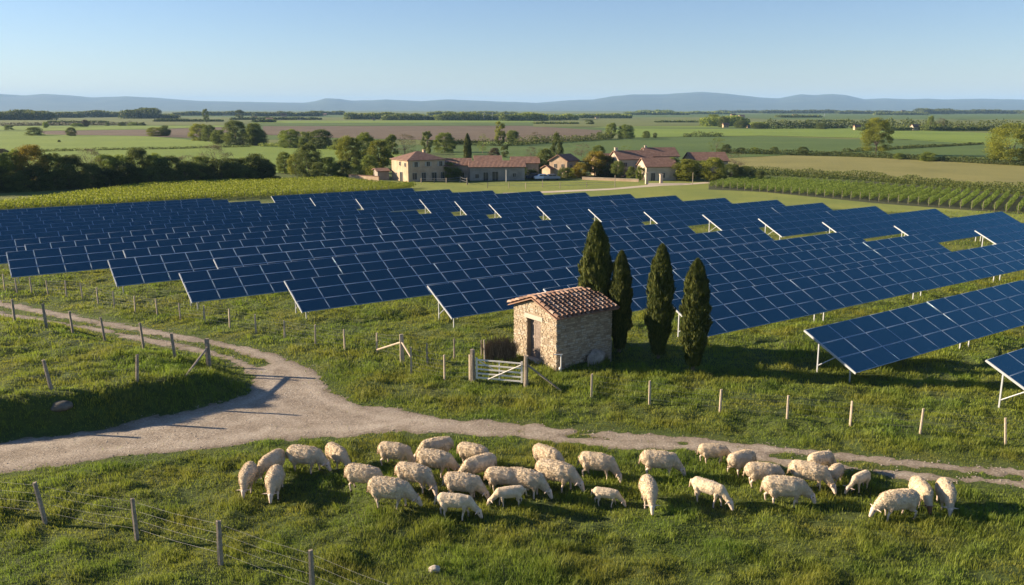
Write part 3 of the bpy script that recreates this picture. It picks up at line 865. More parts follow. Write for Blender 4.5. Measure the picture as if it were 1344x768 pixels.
# ------------------------------------------------------------------ cypresses
def quads(P, D1, D2, tint):
    """flat leaf quads at P spanned by half vectors D1, D2 (diamonds)"""
    V = np.stack([P - D1, P + D2 * .6, P + D1, P - D2 * .6], 1).reshape(-1, 3)
    F = np.arange(len(V)).reshape(-1, 4)
    return V, F, np.repeat(tint, 4)
def unit(n, rg):
    v = rg.normal(size=(n, 3)); return v / np.linalg.norm(v, axis=1, keepdims=True)
M['cypress'] = leaf_mat('cypress_foliage', (0.035, 0.055, 0.012), (0.17, 0.175, 0.034), 0.2, None, .15)
M['bark'] = two_tone('bark', (0.10, 0.075, 0.055), (0.20, 0.16, 0.12), 6, bscale=20)
def cypress_mesh(seed, n=26000):
    rg = np.random.default_rng(seed)
    t = rg.random(n) ** .85
    def prof(t): return np.where(t < .32, .5 + .5 * ss(-.02, .32, t), np.clip(1 - ((t - .32) / .68) ** 2.7, 0, 1) ** .66) + .0
    an = rg.random(n) * 2 * np.pi
    lump = (fbm(an / (2 * np.pi) * 9, t * 16, seed, 2) - .5) * .55 + (fbm(an / (2 * np.pi) * 22, t * 34, seed + 3, 2) - .5) * .34
    rr_ = prof(t) * (1 + lump) * np.where(rg.random(n) < .75, rg.uniform(.84, 1.06, n) + (rg.random(n) < .04) * rg.uniform(0, .16, n), rg.uniform(.4, .9, n))
    P = np.stack([np.cos(an) * rr_ * .5, np.sin(an) * rr_ * .5, t * .965 + .03], 1)
    out = np.stack([np.cos(an), np.sin(an), np.zeros(n)], 1)
    d = out * rg.uniform(.1, .45, (n, 1)) * np.array([1, 1, 0]) + np.array([0, 0, 1.0]) * .9 / 4.5 + rg.normal(0, .12, (n, 3)) * np.array([1, 1, .25])
    d /= np.linalg.norm(d * np.array([1, 1, 4.5]), axis=1, keepdims=True)
    ln = rg.uniform(.055, .12, (n, 1))
    side = np.cross(d * np.array([1, 1, 4.5]), out + rg.normal(0, .5, (n, 3))); side /= np.linalg.norm(side, axis=1, keepdims=True)
    side *= np.array([1, 1, .22])
    V, F, T_ = quads(P, d * ln, side * ln * .42, rg.random(n) * (.55 + lump * 1.2))
    # inner mass that stops light passing straight through
    k = 20; m = 14; Vi = []; Fi = []
    for i in range(m + 1):
        tt = i / m
        for j in range(k):
            a = 2 * math.pi * j / k; r = float(prof(np.array(tt))) * .40
            Vi.append((math.cos(a) * r, math.sin(a) * r, .04 + tt * .92))
    for i in range(m):
        for j in range(k): Fi.append((i * k + j, i * k + (j + 1) % k, (i + 1) * k + (j + 1) % k, (i + 1) * k + j))
    b = len(V)
    V = np.vstack([V, Vi]); F = np.vstack([F, np.array(Fi) + b]); T_ = np.concatenate([T_, np.full(len(Vi), .1)])
    return mesh_np('cypress_crown', V, F, [M['cypress']], tint=T_)
trunk_c = MB().tube((0, 0, -.04), (0, 0, .35), .055, .04, n=8).mesh('cypress_trunk', [M['bark']])
for (px, py, topy, wpx, sd_, lab) in ((780, 454, 290, 39, 1, 'tallest broad cypress close behind the stone hut roof'), (812.5, 462, 327, 27, 2, 'slim cypress just past the far corner of the hut'),
                                (864, 470, 318, 32, 3, 'middle cypress standing alone between the slim one and the last of the line'), (909, 488, 340, 34, 4, 'cypress with bare trunk foot, farthest out from the hut')):
    p = at(px, py); sc_ = pxscale(py); h = (py - topy) / sc_ * .985
    o = empty('cypress_tree', p); tag(o, lab, 'cypress', 'cypresses in line beside the hut')
    wd = wpx / sc_ * .98
    link('crown', cypress_mesh(sd_), o, (0, 0, .22 if sd_ == 4 else .1), (0, 0, sd_), (wd, wd, h - .1))
    link('trunk', trunk_c, o, None, None, (1.6, 1.6, 1.8))
#@@PART3
# ------------------------------------------------------------------ grass
def grass_blades():
    rg = np.random.default_rng(3)
    Vs = []; Fs = []; Ts = []; nv = 0
    bands = [(15, 22, 620, .030, .014), (22, 29, 480, .0, .017), (29, 38, 300, .0, .022), (38, 50, 150, .0, .030), (50, 63, 75, .0, .040), (63, 112, 12, 0, .065)]
    hutc = Vector((hc.x, hc.y))
    for y0, y1, dens, _, wd in bands:
        xm = .66 * y1 + 3
        n = int(dens * 2 * xm * (y1 - y0))
        X = rg.uniform(-xm, xm, n); Y = rg.uniform(y0, y1, n)
        k = np.abs(X) < .66 * Y + 3
        if y0 >= 63: k &= (Y < 100 - .28 * np.abs(X + 60) * (X < 0))
        X, Y = X[k], Y[k]
        if y1 <= 63:
            rs = road_noisy(X, Y)
            k = (rs < .02) | (rg.random(len(X)) < .035 * (rs < 1.2)); 
            # thin out trodden verge
            k &= (rs < -.25) | (rg.random(len(X)) < .7)
            X, Y, rs = X[k], Y[k], rs[k]
        else: rs = np.full(len(X), -5.0)
        # keep out of the hut
        dx = X - hc.x; dy = Y - hc.y
        lx = dx * math.cos(HA) + dy * math.sin(HA); ly = -dx * math.sin(HA) + dy * math.cos(HA)
        k = ~((lx > -.05) & (lx < HLn + .05) & (ly > -.05) & (ly < HWd + .05))
        X, Y, rs = X[k], Y[k], rs[k]
        bare = fbm(X * .7, Y * .9, 61, 3); k = rg.random(len(X)) > .75 * ss(.66, .78, bare); X, Y, rs = X[k], Y[k], rs[k]
        n = len(X)
        clump = fbm(X * 1.7, Y * 1.9, 21, 3); big = fbm(X * .16, Y * .22, 31, 2)
        hgt = .08 + .17 * ss(.45, .8, clump) + .06 * ss(.4, .7, big)
        hgt *= .45 + .55 * ss(0, 1.2, -rs)
        # pull blades together into tussocks
        hgt *= rg.uniform(.55, 1.25, n)
        Z = hz_np(X, Y) - .01
        an = rg.random(n) * 2 * np.pi
        lean = rg.uniform(.15, .75, n) * hgt
        D = np.stack([np.cos(an) * lean, np.sin(an) * lean, hgt], 1)
        sa = an + np.pi / 2 + rg.uniform(-.6, .6, n)
        Wd = np.stack([np.cos(sa), np.sin(sa), np.zeros(n)], 1) * (wd * rg.uniform(.6, 1.3, n))[:, None] * .5
        P = np.stack([X, Y, Z], 1)
        mid = P + D * np.array([.35, .35, .62])
        V = np.stack([P - Wd, P + Wd, mid - Wd * .75, mid + Wd * .75, P + D], 1).reshape(-1, 3)
        b = (np.arange(n) * 5)[:, None] + nv
        Fs.append(np.concatenate([b + [0, 1, 3], b + [0, 3, 2], b + [2, 3, 4]], 0)); Vs.append(V)
        t = np.clip(.15 + 1.0 * fbm(X * .5, Y * .7, 41, 3) * rg.uniform(.5, 1.3, n) + rg.normal(0, .12, n), 0, 1)
        Ts.append(np.repeat(t, 5)); nv += len(V)
    tag(link('grass', mesh_np('grass', np.vstack(Vs), np.vstack(Fs), [M['grass']], tint=np.concatenate(Ts))), 'lush uneven green grass', kind='stuff')
grass_blades()

# ------------------------------------------------------------------ trees
def clump_crown(seed, nclump, nleaf, leaf, shape, spread=.17, bare=0.0):
    """unit crown: leaf quads gathered in clumps; shape(t) gives radius at height t"""
    rg = np.random.default_rng(seed)
    C = []
    while len(C) < nclump:
        t = rg.random(); r = shape(t)
        if rg.random() > r * 1.6 + .1: continue
        a = rg.random() * 2 * np.pi; q = r * rg.uniform(.35, 1.0) ** .6
        C.append((math.cos(a) * q * .42, math.sin(a) * q * .42, t))
    C = np.array(C)
    sz = rg.uniform(.55, 1.25, nclump) * spread
    k = rg.integers(0, nclump, nleaf)
    d = unit(nleaf, rg) * (rg.random(nleaf) ** .45)[:, None] * sz[k][:, None] * np.array([1, 1, .72])
    P = C[k] + d
    P[:, 2] = np.clip(P[:, 2], .0, 1.05)
    d1 = unit(nleaf, rg); d2 = np.cross(d1, unit(nleaf, rg)); d2 /= np.linalg.norm(d2, axis=1, keepdims=True)
    s = leaf * rg.uniform(.6, 1.4, (nleaf, 1))
    T_ = np.clip(.45 + (rg.random(nclump)[k] - .5) * .6 + rg.normal(0, .18, nleaf), 0, 1)
    V, F, T_ = quads(P, d1 * s, d2 * s * .8, T_)
    return V, F, T_, C
def limbs(C, trunk_h, r, seed, z0=.0):
    rg = random.Random(seed); mb = MB()
    mb.tube((0, 0, -.03), (0.01, 0, trunk_h), r, r * .7, n=7)
    for c in rg.sample(list(map(tuple, C)), min(11, len(C))):
        c = Vector((c[0], c[1], trunk_h * .6 + c[2] * (1 - trunk_h * .6)))
        m = Vector((c.x * .45, c.y * .45, trunk_h + (c.z - trunk_h) * .45))
        mb.tube((0.01, 0, trunk_h * .93), m, r * .5, r * .3, n=5); mb.tube(m, c, r * .3, r * .08, n=4)
    return mb.mesh('trunk', [M['bark']])
F_DARK = leaf_mat('dark_foliage', (0.052, 0.082, 0.018), (0.19, 0.22, 0.048), .45, None, .3)
F_MID = leaf_mat('green_foliage', (0.085, 0.125, 0.022), (0.27, 0.32, 0.055), .45, None, .3)
F_YEL = leaf_mat('yellow_green_foliage', (0.11, 0.14, 0.018), (0.32, 0.33, 0.045), .45, None, .2)
F_GOLD = leaf_mat('golden_foliage', (0.16, 0.13, 0.012), (0.36, 0.28, 0.03), .32, None, .1)
F_BROWN = leaf_mat('bare_twigs', (0.085, 0.07, 0.035), (0.20, 0.165, 0.085), .12, None, .2)
F_VINE_Y = leaf_mat('yellowing_vine', (0.12, 0.165, 0.015), (0.36, 0.39, 0.04), .4, None, .1)
F_VINE = leaf_mat('green_vine', (0.07, 0.12, 0.016), (0.22, 0.29, 0.045), .35, None, .12)
round_ = lambda t: math.sqrt(max(0, 1 - ((t - .5) / .52) ** 2))
egg = lambda t: math.sqrt(max(0, 1 - ((t - .42) / .6) ** 2)) * (1 if t > .0 else 0)
tall = lambda t: math.sqrt(max(0, 1 - ((t - .5) / .53) ** 2)) * .9
cone = lambda t: (1 - t) ** .8 * .95 + .08
bushs = lambda t: math.sqrt(max(0, 1 - (t / 1.02) ** 2))
PROTO = {}
def proto(kind, fol, v):
    key = (kind, fol.name, v)
    if key in PROTO: return PROTO[key]
    s = hash_(kind) * 7 + v * 3 + len(fol.name)
    if kind == 'round': V, F, T_, C = clump_crown(s, 75, 14000, .020, round_, .17); cr = (.06, .94); th, r = .42, .030
    elif kind == 'oak': V, F, T_, C = clump_crown(s, 170, 30000, .0125, egg, .115); cr = (.02, .98); th, r = .30, .026
    elif kind == 'lone': V, F, T_, C = clump_crown(s, 120, 22000, .013, egg, .12); cr = (.15, .88); th, r = .34, .026
    elif kind == 'tall': V, F, T_, C = clump_crown(s, 40, 9000, .021, tall, .15); cr = (.08, .93); th, r = .4, .022
    elif kind == 'cone': V, F, T_, C = clump_crown(s, 55, 10000, .018, cone, .13); cr = (.05, .95); th, r = .3, .02
    elif kind == 'thin': V, F, T_, C = clump_crown(s, 40, 3600, .012, round_, .17); cr = (.15, .87); th, r = .45, .022
    else: V, F, T_, C = clump_crown(s, 34, 8000, .024, bushs, .2); cr = (.0, 1.0); th, r = .2, .02
    V = V * np.array([1, 1, cr[1]]) + np.array([0, 0, cr[0]])
    if kind == 'bush': V[:, 2] = np.maximum(V[:, 2], -.02)
    C2 = C * np.array([1, 1, cr[1]]) + np.array([0, 0, cr[0]])
    PROTO[key] = (mesh_np('crown', V, F, [fol], tint=T_), limbs(C2, th, r, s))
    return PROTO[key]
def hash_(s): return sum(ord(c) * (i + 3) for i, c in enumerate(s)) % 97
FOL = {'d': F_DARK, 'm': F_MID, 'y': F_YEL, 'g': F_GOLD, 'b': F_BROWN}
_tn = [0]
def tree(px, yb, yt, wpx, kind, fol, label, group=None, cat='tree', name=None, dy=0.0):
    _tn[0] += 1; k = _tn[0]
    p = at(px, yb); sc_ = pxscale(yb) * 1.0
    if dy: p = p * ((p.y + dy) / p.y); p.z = 0
    h = (yb - yt) / sc_ ; wd = wpx / sc_ * 1.16
    cm, tm = proto(kind, FOL[fol], k % 2)
    o = empty(name or ('shrub' if kind == 'bush' else 'tree'), p)
    tag(o, label, cat if kind != 'bush' else 'shrub', group)
    rz = (k * 2.4) % 6.28
    link('crown', cm, o, None, (0, 0, rz), (wd, wd, h))
    if kind != 'bush' or h > 2.5: link('trunk', tm, o, None, (0, 0, rz), (h * .9, h * .9, h * .92))
    return o
Z1 = lambda x, y: (x * .2604, 100 + y * .2604)
def T(zx, x, yt, yb, wz, kind, fol, label, **k):
    ox = {1: 0, 2: 340, 3: 660, 4: 1000}[zx]
    return tree(ox + x * .2604, 100 + yb * .2604, 100 + yt * .2604, wz * .2604, kind, fol, label, **k)

# the long dark hedge behind the yellow vineyard
G = 'trees of the long dark hedge behind the yellow vineyard'
hx = [(-70, 195, 36, 'd'), (-38, 200, 40, 'm'), (-8, 199, 40, 'm'), (22, 200, 38, 'm'), (45, 194, 48, 'y'), (72, 204, 36, 'm'), (97, 206, 38, 'd'), (122, 199, 38, 'b'), (141, 205, 36, 'm'), (164, 206, 34, 'm'),
      (184, 197, 38, 'd'), (206, 204, 34, 'm'), (226, 207, 34, 'd'), (248, 207, 36, 'b'), (266, 207, 34, 'm'), (286, 193, 42, 'b'), (306, 210, 34, 'd'), (326, 209, 36, 'd'), (345, 211, 32, 'm')]
for i, (x, yt, wd, f) in enumerate(hx):
    yb = 252.5 - 15.8 * min(max(x, -80), 345) / 345
    nm = {'d': 'dark bushy', 'm': 'mid green', 'y': 'golden yellow topped', 'b': 'sparse brownish'}[f]
    tree(x, yb, yt, wd, 'oak' if f != 'b' else 'thin', 'g' if f == 'y' else f, f'{nm} tree, {ordinal(len(hx) - i)} in the long hedge counted from the farmhouse end', G, dy=2.5)
for i in range(30):                                   # low dark scrub filling the foot of the hedge
    x = -90 + i * 15.2; yb = 252.5 - 15.8 * min(x, 345) / 345
    tree(x, yb, yb - 26 - 7 * math.sin(i * 2.3), 30, 'bush', 'd', f'dark shrub, {ordinal(30 - i)} along the foot of the hedge from the farmhouse end', 'shrubs along the foot of the long hedge')
TREES = [
 (2, 250, 345, 508, 140, 'oak', 'd', 'large dark round tree between the long hedge and the garden hedge'),
 (2, 130, 385, 492, 80, 'oak', 'm', 'mid green tree beside the large dark round tree'),
 (2, 185, 400, 500, 80, 'round', 'y', 'light green tree leaning on the large dark round tree'),
 (2, 25, 418, 522, 110, 'oak', 'd', 'dark tree ending the long hedge on the village side'),
 (2, 350, 415, 512, 110, 'bush', 'm', 'wide green shrub between the round tree and the pink garden wall'),
 (2, 420, 425, 505, 100, 'bush', 'd', 'dark shrub behind the pink garden wall end'),
 (2, 300, 440, 525, 90, 'bush', 'd', 'dark shrub below the large round tree'),
 (2, 450, 308, 470, 120, 'oak', 'y', 'light green tree behind the clipped hedge on the long-hedge side'),
 (2, 535, 292, 468, 120, 'oak', 'm', 'tallest light green tree behind the clipped garden hedge'),
 (2, 610, 330, 475, 125, 'round', 'y', 'bright yellow green round tree beside the farmhouse gable'),
 (2, 735, 300, 420, 130, 'thin', 'b', 'bare brownish tree rising behind the farmhouse roof'),
 (2, 665, 300, 420, 80, 'tall', 'm', 'thin green tree between the yellow green tree and the bare tree'),
 (2, 848, 285, 395, 62, 'tall', 'd', 'dark upright tree just behind the farmhouse roof'),
 (2, 935, 288, 385, 110, 'oak', 'm', 'round mid green tree behind the farmhouse outbuilding'),
 (2, 157, 272, 362, 130, 'oak', 'm', 'wide round green tree at the edge of the ploughed field'),
 (2, 312, 273, 367, 130, 'oak', 'd', 'dark round tree at the edge of the ploughed field'),
 (2, 240, 285, 365, 80, 'round', 'm', 'green tree squeezed between two round trees by the ploughed field'),
 (2, 400, 318, 372, 60, 'bush', 'm', 'small shrub past the dark round tree by the ploughed field'),
 (2, 0, 270, 348, 90, 'oak', 'd', 'dark tree at the end of the bright field grove'),
 (2, 968, 438, 522, 110, 'round', 'y', 'small round green tree in front of the farmhouse outbuilding'),
 (2, 1215, 236, 352, 62, 'tall', 'y', 'tall pale poplar beyond the barn roofs'),
 (2, 1278, 278, 338, 62, 'round', 'm', 'small round tree beside the tall pale poplar'),
 (2, 1128, 298, 392, 66, 'thin', 'm', 'sparse small tree between the cypress and the poplar'),
 (2, 1238, 350, 412, 42, 'tall', 'd', 'dark little tree right behind the barn roof'),
 (2, 1185, 365, 410, 60, 'bush', 'b', 'brownish shrub behind the dark barn roofs'),
 (3, 272, 288, 430, 90, 'cone', 'd', 'dark pointed conifer between the barn and the peach house'),
 (3, 215, 368, 490, 100, 'oak', 'd', 'dark spreading tree in front of the pointed conifer'),
 (3, 395, 342, 410, 105, 'thin', 'b', 'bare brown tree behind the peach house roof'),
 (3, 140, 360, 420, 70, 'thin', 'b', 'bare brown tree behind the dark outbuilding'),
 (3, 395, 440, 512, 80, 'round', 'g', 'small golden shrub tree at the wall of the peach house'),
 (3, 462, 385, 505, 110, 'round', 'g', 'golden brown tree between the peach house and the big farmstead'),
 (3, 520, 405, 505, 110, 'oak', 'd', 'dark tree against the front of the big farmstead'),
 (3, 578, 432, 512, 70, 'round', 'd', 'small dark tree beside the farmstead doorway'),
 (3, 310, 460, 515, 70, 'bush', 'd', 'dark shrub under the peach house windows'),
 (3, 645, 460, 520, 50, 'bush', 'm', 'green shrub at the farmstead front wing'),
 (3, 545, 240, 318, 60, 'tall', 'm', 'upright tree of the pair out in the green field'),
 (3, 620, 247, 318, 92, 'oak', 'm', 'wider tree of the pair out in the green field'),
 (3, 722, 278, 313, 42, 'oak', 'd', 'small dark tree past the pair in the green field'),
 (3, 766, 287, 312, 22, 'round', 'd', 'tiny tree past the small dark one in the green field'),
 (3, 1075, 315, 388, 92, 'thin', 'm', 'thin green tree behind the low long farm roof'),
 (3, 1125, 345, 388, 50, 'oak', 'd', 'small dark tree beside the thin one behind the low farm roof'),
 (3, 1165, 388, 470, 130, 'thin', 'b', 'broad bare brown tree at the end of the low farm roof'),
 (3, 1200, 362, 388, 50, 'bush', 'd', 'dark shrub on the far edge of the hay field'),
 (3, 1270, 360, 390, 50, 'bush', 'm', 'second shrub on the far edge of the hay field'),
 (3, 925, 425, 528, 125, 'round', 'y', 'light green round tree in the row before the low farm'),
 (3, 990, 430, 520, 90, 'round', 'd', 'dark tree between two light ones before the low farm'),
 (3, 1060, 418, 533, 115, 'round', 'y', 'light green tree with pale trunk before the low farm'),
 (3, 1150, 445, 525, 110, 'oak', 'd', 'dark tree beside the light tree with the pale trunk'),
 (3, 1215, 455, 525, 110, 'oak', 'd', 'last dark tree of the row before the low farm'),
 (3, 1290, 475, 515, 60, 'bush', 'd', 'dark shrub starting the hedge of the green vineyard'),
 (3, 165, 285, 335, 55, 'thin', 'b', 'bare little tree by the brown strip'),
 (3, 45, 275, 338, 65, 'thin', 'm', 'leafy little tree by the brown strip'),
 (3, 485, 283, 320, 26, 'round', 'd', 'tiny round tree ending the hedge by the brown strip'),
 (3, 435, 220, 243, 44, 'bush', 'm', 'low shrub alone in the farther green field'),
 (4, 573, 225, 402, 155, 'lone', 'y', 'lone spreading olive green tree on the hay field edge'),
 (4, 1250, 255, 447, 235, 'lone', 'y', 'huge rounded olive green tree on the hay field edge'),
 (4, 1380, 300, 447, 140, 'oak', 'm', 'tree standing half behind the huge rounded one'),
 (4, 205, 357, 393, 56, 'oak', 'd', 'small dark round tree in the hedge of the hay field'),
 (4, 60, 358, 388, 42, 'round', 'd', 'smaller dark tree in the hedge of the hay field'),
 (4, 838, 384, 430, 90, 'bush', 'm', 'wide shrub in the hedge between the lone and the huge tree'),
 (4, 690, 390, 420, 52, 'bush', 'm', 'round shrub beside the lone spreading tree'),
 (4, 845, 203, 275, 34, 'tall', 'm', 'slim tree by the far white house group'),
 (4, 895, 215, 275, 60, 'thin', 'b', 'brownish tree by the far white house group'),
 (4, 548, 224, 262, 80, 'oak', 'd', 'dark far tree behind the lone spreading tree'),
 (4, 300, 240, 268, 60, 'bush', 'd', 'far dark shrub between the tiny white cottage and the tall far hedge'),
 (3, 800, 400, 450, 60, 'oak', 'm', 'green tree rising behind the tallest farmstead roof'),
 (3, 855, 415, 520, 70, 'round', 'm', 'green tree between the front farmstead wing and the light round trees'),
 (3, 690, 455, 525, 46, 'bush', 'm', 'round shrub in front of the pale gable wing'),
 (3, 480, 350, 400, 70, 'oak', 'm', 'green tree behind the hidden farmstead house'),
 (3, 350, 465, 512, 40, 'bush', 'y', 'light shrub before the peach house wall'),
 (3, 90, 440, 512, 70, 'oak', 'm', 'green tree at the end of the long grey barn'),
 (3, 150, 470, 515, 60, 'bush', 'd', 'dark shrub behind the parked cars'),
 (3, 620, 350, 395, 60, 'thin', 'm', 'thin tree behind the farmstead chimney wing'),
 (2, 1215, 455, 522, 36, 'tall', 'd', 'narrow dark shrub against the long barn front'),
 (2, 1000, 470, 525, 60, 'bush', 'd', 'dark bush beside the small round green tree'),
 (2, 560, 400, 490, 90, 'oak', 'm', 'green tree behind the end of the clipped hedge'),
 (1, 175, 260, 300, 84, 'bush', 'd', 'dark round shrub standing in the young wheat'),
 (1, 360, 260, 302, 50, 'oak', 'd', 'dark round tree standing in the young wheat'),
 (1, 298, 322, 334, 16, 'bush', 'd', 'tiny bush alone in the middle of the wheat'),
 (1, 1190, 228, 348, 130, 'oak', 'd', 'darkest tall tree of the grove by the wheat field'),
 (1, 1105, 275, 345, 80, 'round', 'm', 'lower green tree of the grove by the wheat field'),
 (1, 1010, 243, 325, 110, 'oak', 'y', 'light green tree of the grove by the wheat field'),
 (1, 1055, 250, 330, 80, 'oak', 'm', 'green tree tucked behind the light green grove tree'),
 (1, 1285, 240, 350, 100, 'oak', 'm', 'grove tree next to the darkest tall one'),
 (1, 785, 260, 303, 90, 'oak', 'y', 'low spreading tree on the brown ploughed strip'),
 (1, 835, 252, 303, 60, 'round', 'd', 'darker tree beside the low spreading one on the ploughed strip'),
 (1, 1040, 170, 236, 34, 'tall', 'd', 'tall thin tree on the far side of the grove'),
 (1, 1210, 172, 218, 46, 'tall', 'd', 'far dark tree by the pale farm sheds'),
 (1, 232, 232, 262, 30, 'round', 'm', 'small pale tree on the far hedge line'),
 (1, 432, 222, 256, 34, 'round', 'b', 'small brownish tree on the far hedge line'),
 (1, 390, 238, 258, 60, 'bush', 'm', 'shrub beside the brownish tree on the far hedge line'),
 (1, 541, 234, 252, 22, 'bush', 'd', 'tiny dark bush on the far hedge line'),
 (1, 616, 233, 252, 40, 'bush', 'd', 'dark bush in the middle of the far hedge line'),
 (1, 670, 233, 250, 50, 'bush', 'm', 'bush next to the dark one on the far hedge line'),
 (1, 715, 235, 250, 40, 'bush', 'd', 'last bush of the far hedge line'),
 (1, 45, 246, 272, 44, 'bush', 'd', 'dark bush on the far pasture edge'),
 (1, 15, 368, 400, 70, 'bush', 'b', 'brown scrub peeping above the long hedge'),
 (3, 1060, 195, 250, 80, 'oak', 'm', 'round far tree beside the cottages past the green field'),
 (3, 1110, 205, 258, 60, 'oak', 'd', 'dark far tree beside the cottages past the green field'),
 (3, 1200, 225, 262, 70, 'oak', 'd', 'dark bushy far tree between the two cottages'),
 (3, 1280, 235, 265, 60, 'oak', 'd', 'dark far tree past the last cottage'),
]
for t_ in TREES: T(*t_)
p = at(340 + 1052 * .2604, 100 + 470 * .2604)
o = empty('cypress_tree', p); tag(o, 'dark cypress rising beside the farmhouse outbuilding roof', 'cypress')
h = 178 * .2604 / pxscale(100 + 470 * .2604)
link('crown', cypress_mesh(9, 9000), o, None, None, (1.55, 1.55, h)); link('trunk', trunk_c, o)

# hedges: each one continuous planted row
def hedge(name, pts, h, wd, fol, label, dens=55, leaf=.16, seed=1, cat='hedge', xy=None):
    rg = np.random.default_rng(seed); P = flats(pts) if xy is None else np.array(xy)
    Ps = []
    for a, b in zip(P[:-1], P[1:]):
        ln = np.linalg.norm(b - a); n = max(10, int(ln * dens))
        t = rg.random(n); c = a + (b - a) * t[:, None]
        nr = np.array([-(b - a)[1], (b - a)[0]]) / ln
        hh = h * (.55 + .9 * fbm(c[:, 0] * .35, c[:, 1] * .35, seed, 3))
        r = rg.random(n) ** .5; an = rg.random(n) * np.pi
        off = np.cos(an) * r * wd * .5; z = np.sin(an) * r * hh
        Ps.append(np.column_stack([c + nr * off[:, None], np.maximum(z, .02)]))
    Q = np.vstack(Ps); n = len(Q)
    d1 = unit(n, rg); d2 = np.cross(d1, unit(n, rg)); d2 /= np.linalg.norm(d2, axis=1, keepdims=True)
    s = leaf * rg.uniform(.6, 1.4, (n, 1))
    V, F, T_ = quads(Q, d1 * s, d2 * s * .8, rg.random(n))
    o = link(name, mesh_np(name, V, F, [FOL[fol]], tint=T_)); tag(o, label, cat); return o
hedge('hedge', [(985, 229), (1050, 232), (1150, 238), (1250, 247), (1344, 256), (1440, 264)], 1.5, 1.8, 'd', 'bushy hedge between the hay field and the green vineyard', 300, .12, 2)
hedge('hedge', [(940, 202), (1000, 203), (1100, 205), (1200, 210), (1344, 218), (1440, 223)], 1.5, 2.0, 'd', 'low hedge along the far edge of the hay field', 170, .16, 3)
hedge('ditch_hedge', [(1106, 200.5), (1200, 195), (1290, 190)], 1.0, 1.4, 'd', 'thin dark hedge crossing the pasture toward the huge tree', 60, .2, 4)
hedge('ditch_hedge', [(40, 200), (130, 197.5), (230, 195.8), (330, 193)], .8, 1.2, 'd', 'thin dark hedge line crossing the young wheat', 50, .2, 5)
hedge('field_hedge', [(665, 192), (720, 188), (790, 184), (800, 182)], 2.6, 3, 'd', 'dark hedge below the brown strip beyond the farmstead', 60, .28, 6)
hedge('field_hedge', [(560, 191), (610, 191), (660, 192)], 2.2, 3, 'd', 'dark hedge below the ploughed field near the poplar', 60, .26, 16)
hedge('field_hedge', [(897, 180), (948, 179.7)], 2.0, 3, 'd', 'short dark hedge in the open green field', 60, .28, 7)
hedge('field_hedge', [(1000, 169), (1120, 168.5), (1250, 171), (1400, 174)], 5.5, 6, 'd', 'tall far hedge behind the brightest wheat', 40, .6, 8)
hedge('field_hedge', [(0, 165.5), (100, 164.5), (190, 164.2)], 2.6, 5, 'b', 'brownish far hedge across the rough pasture', 40, .4, 9)
hedge('clipped_hedge', [(467, 233), (494, 235)], 2.1, 2.6, 'y', 'clipped yellow green garden hedge behind the pink wall', 900, .09, 10)
hedge('wheat_hedge', [(340, 192), (400, 194), (440, 197)], 1.4, 2, 'm', 'low hedge at the end of the young wheat', 60, .2, 12)

# woods that read as one mass on the far plain
def wood(spans, label, leaf, fol, seed):
    rg = np.random.default_rng(seed); Ps = []; S_ = []
    for x0, x1, yb, hp in spans:
        a = np.array(flat(x0, yb)); b = np.array(flat(x1, yb)); ln = abs(b[0] - a[0]); sc_ = pxscale(yb); h = hp / sc_
        n = int((x1 - x0) * max(3, hp) * 5)
        t = rg.random(n); X = a[0] + (b[0] - a[0]) * t
        prof_ = .45 + .75 * fbm(X / (h * 1.6), X * 0 + seed, seed, 4) * (1 - .5 * (np.abs(t - .5) * 2) ** 6)
        dep = rg.random(n)
        Y = a[1] + dep * h * 3
        z = rg.random(n) ** .8 * h * prof_
        Ps.append(np.column_stack([X, Y, z])); S_.append(np.full(n, leaf / sc_))
    Q = np.vstack(Ps); n = len(Q); sz = np.concatenate(S_)[:, None]
    d1 = unit(n, rg); d2 = np.cross(d1, unit(n, rg)); d2 /= np.linalg.norm(d2, axis=1, keepdims=True)
    V, F, T_ = quads(Q, d1 * sz * rg.uniform(.6, 1.3, (n, 1)), d2 * sz, rg.random(n))
    tag(link('distant_woods', mesh_np('distant_woods', V, F, [FOL[fol]], tint=T_)), label, kind='stuff')
wood([(-140, 54, 158, 15), (40, 100, 155, 9), (90, 165, 154, 9), (155, 196, 156, 15), (190, 230, 156, 7), (225, 345, 152, 6), (330, 420, 153, 7), (400, 450, 151, 6), (60, 140, 161.5, 3), (200, 290, 160, 4), (330, 360, 161, 5), (300, 420, 157.5, 4)], 'dark woods on the far plain toward the bright field', 1.3, 'd', 1)
wood([(450, 520, 157, 10), (500, 580, 158, 9), (570, 664, 158.5, 11), (560, 680, 152, 6), (655, 680, 159, 10)], 'dark woods behind the ploughed field', 1.3, 'd', 2)
wood([(665, 720, 159, 12), (715, 760, 158, 9), (755, 830, 155.5, 6), (820, 905, 151, 5), (835, 885, 149, 5), (900, 960, 150, 4), (925, 985, 166, 13), (985, 1010, 168, 8)], 'dark woods on the plain past the farmstead', 1.3, 'm', 3)
wood([(1000, 1110, 149, 5), (940, 1000, 148.5, 4), (1100, 1180, 149.5, 5), (1175, 1215, 150, 4), (1210, 1255, 150, 9), (1250, 1344, 149.5, 6), (1344, 1480, 150, 6)], 'dark woods below the hills beyond the bright wheat', 1.2, 'd', 4)
wood([(1215, 1240, 172, 10), (1240, 1344, 172, 7), (1330, 1420, 170, 9), (1130, 1200, 172, 6), (700, 760, 163, 3), (1060, 1120, 160, 3), (860, 920, 161, 3), (1020, 1080, 154.5, 4), (1150, 1220, 151, 4)], 'scrubby woods round the far cottages', 1.2, 'd', 5)

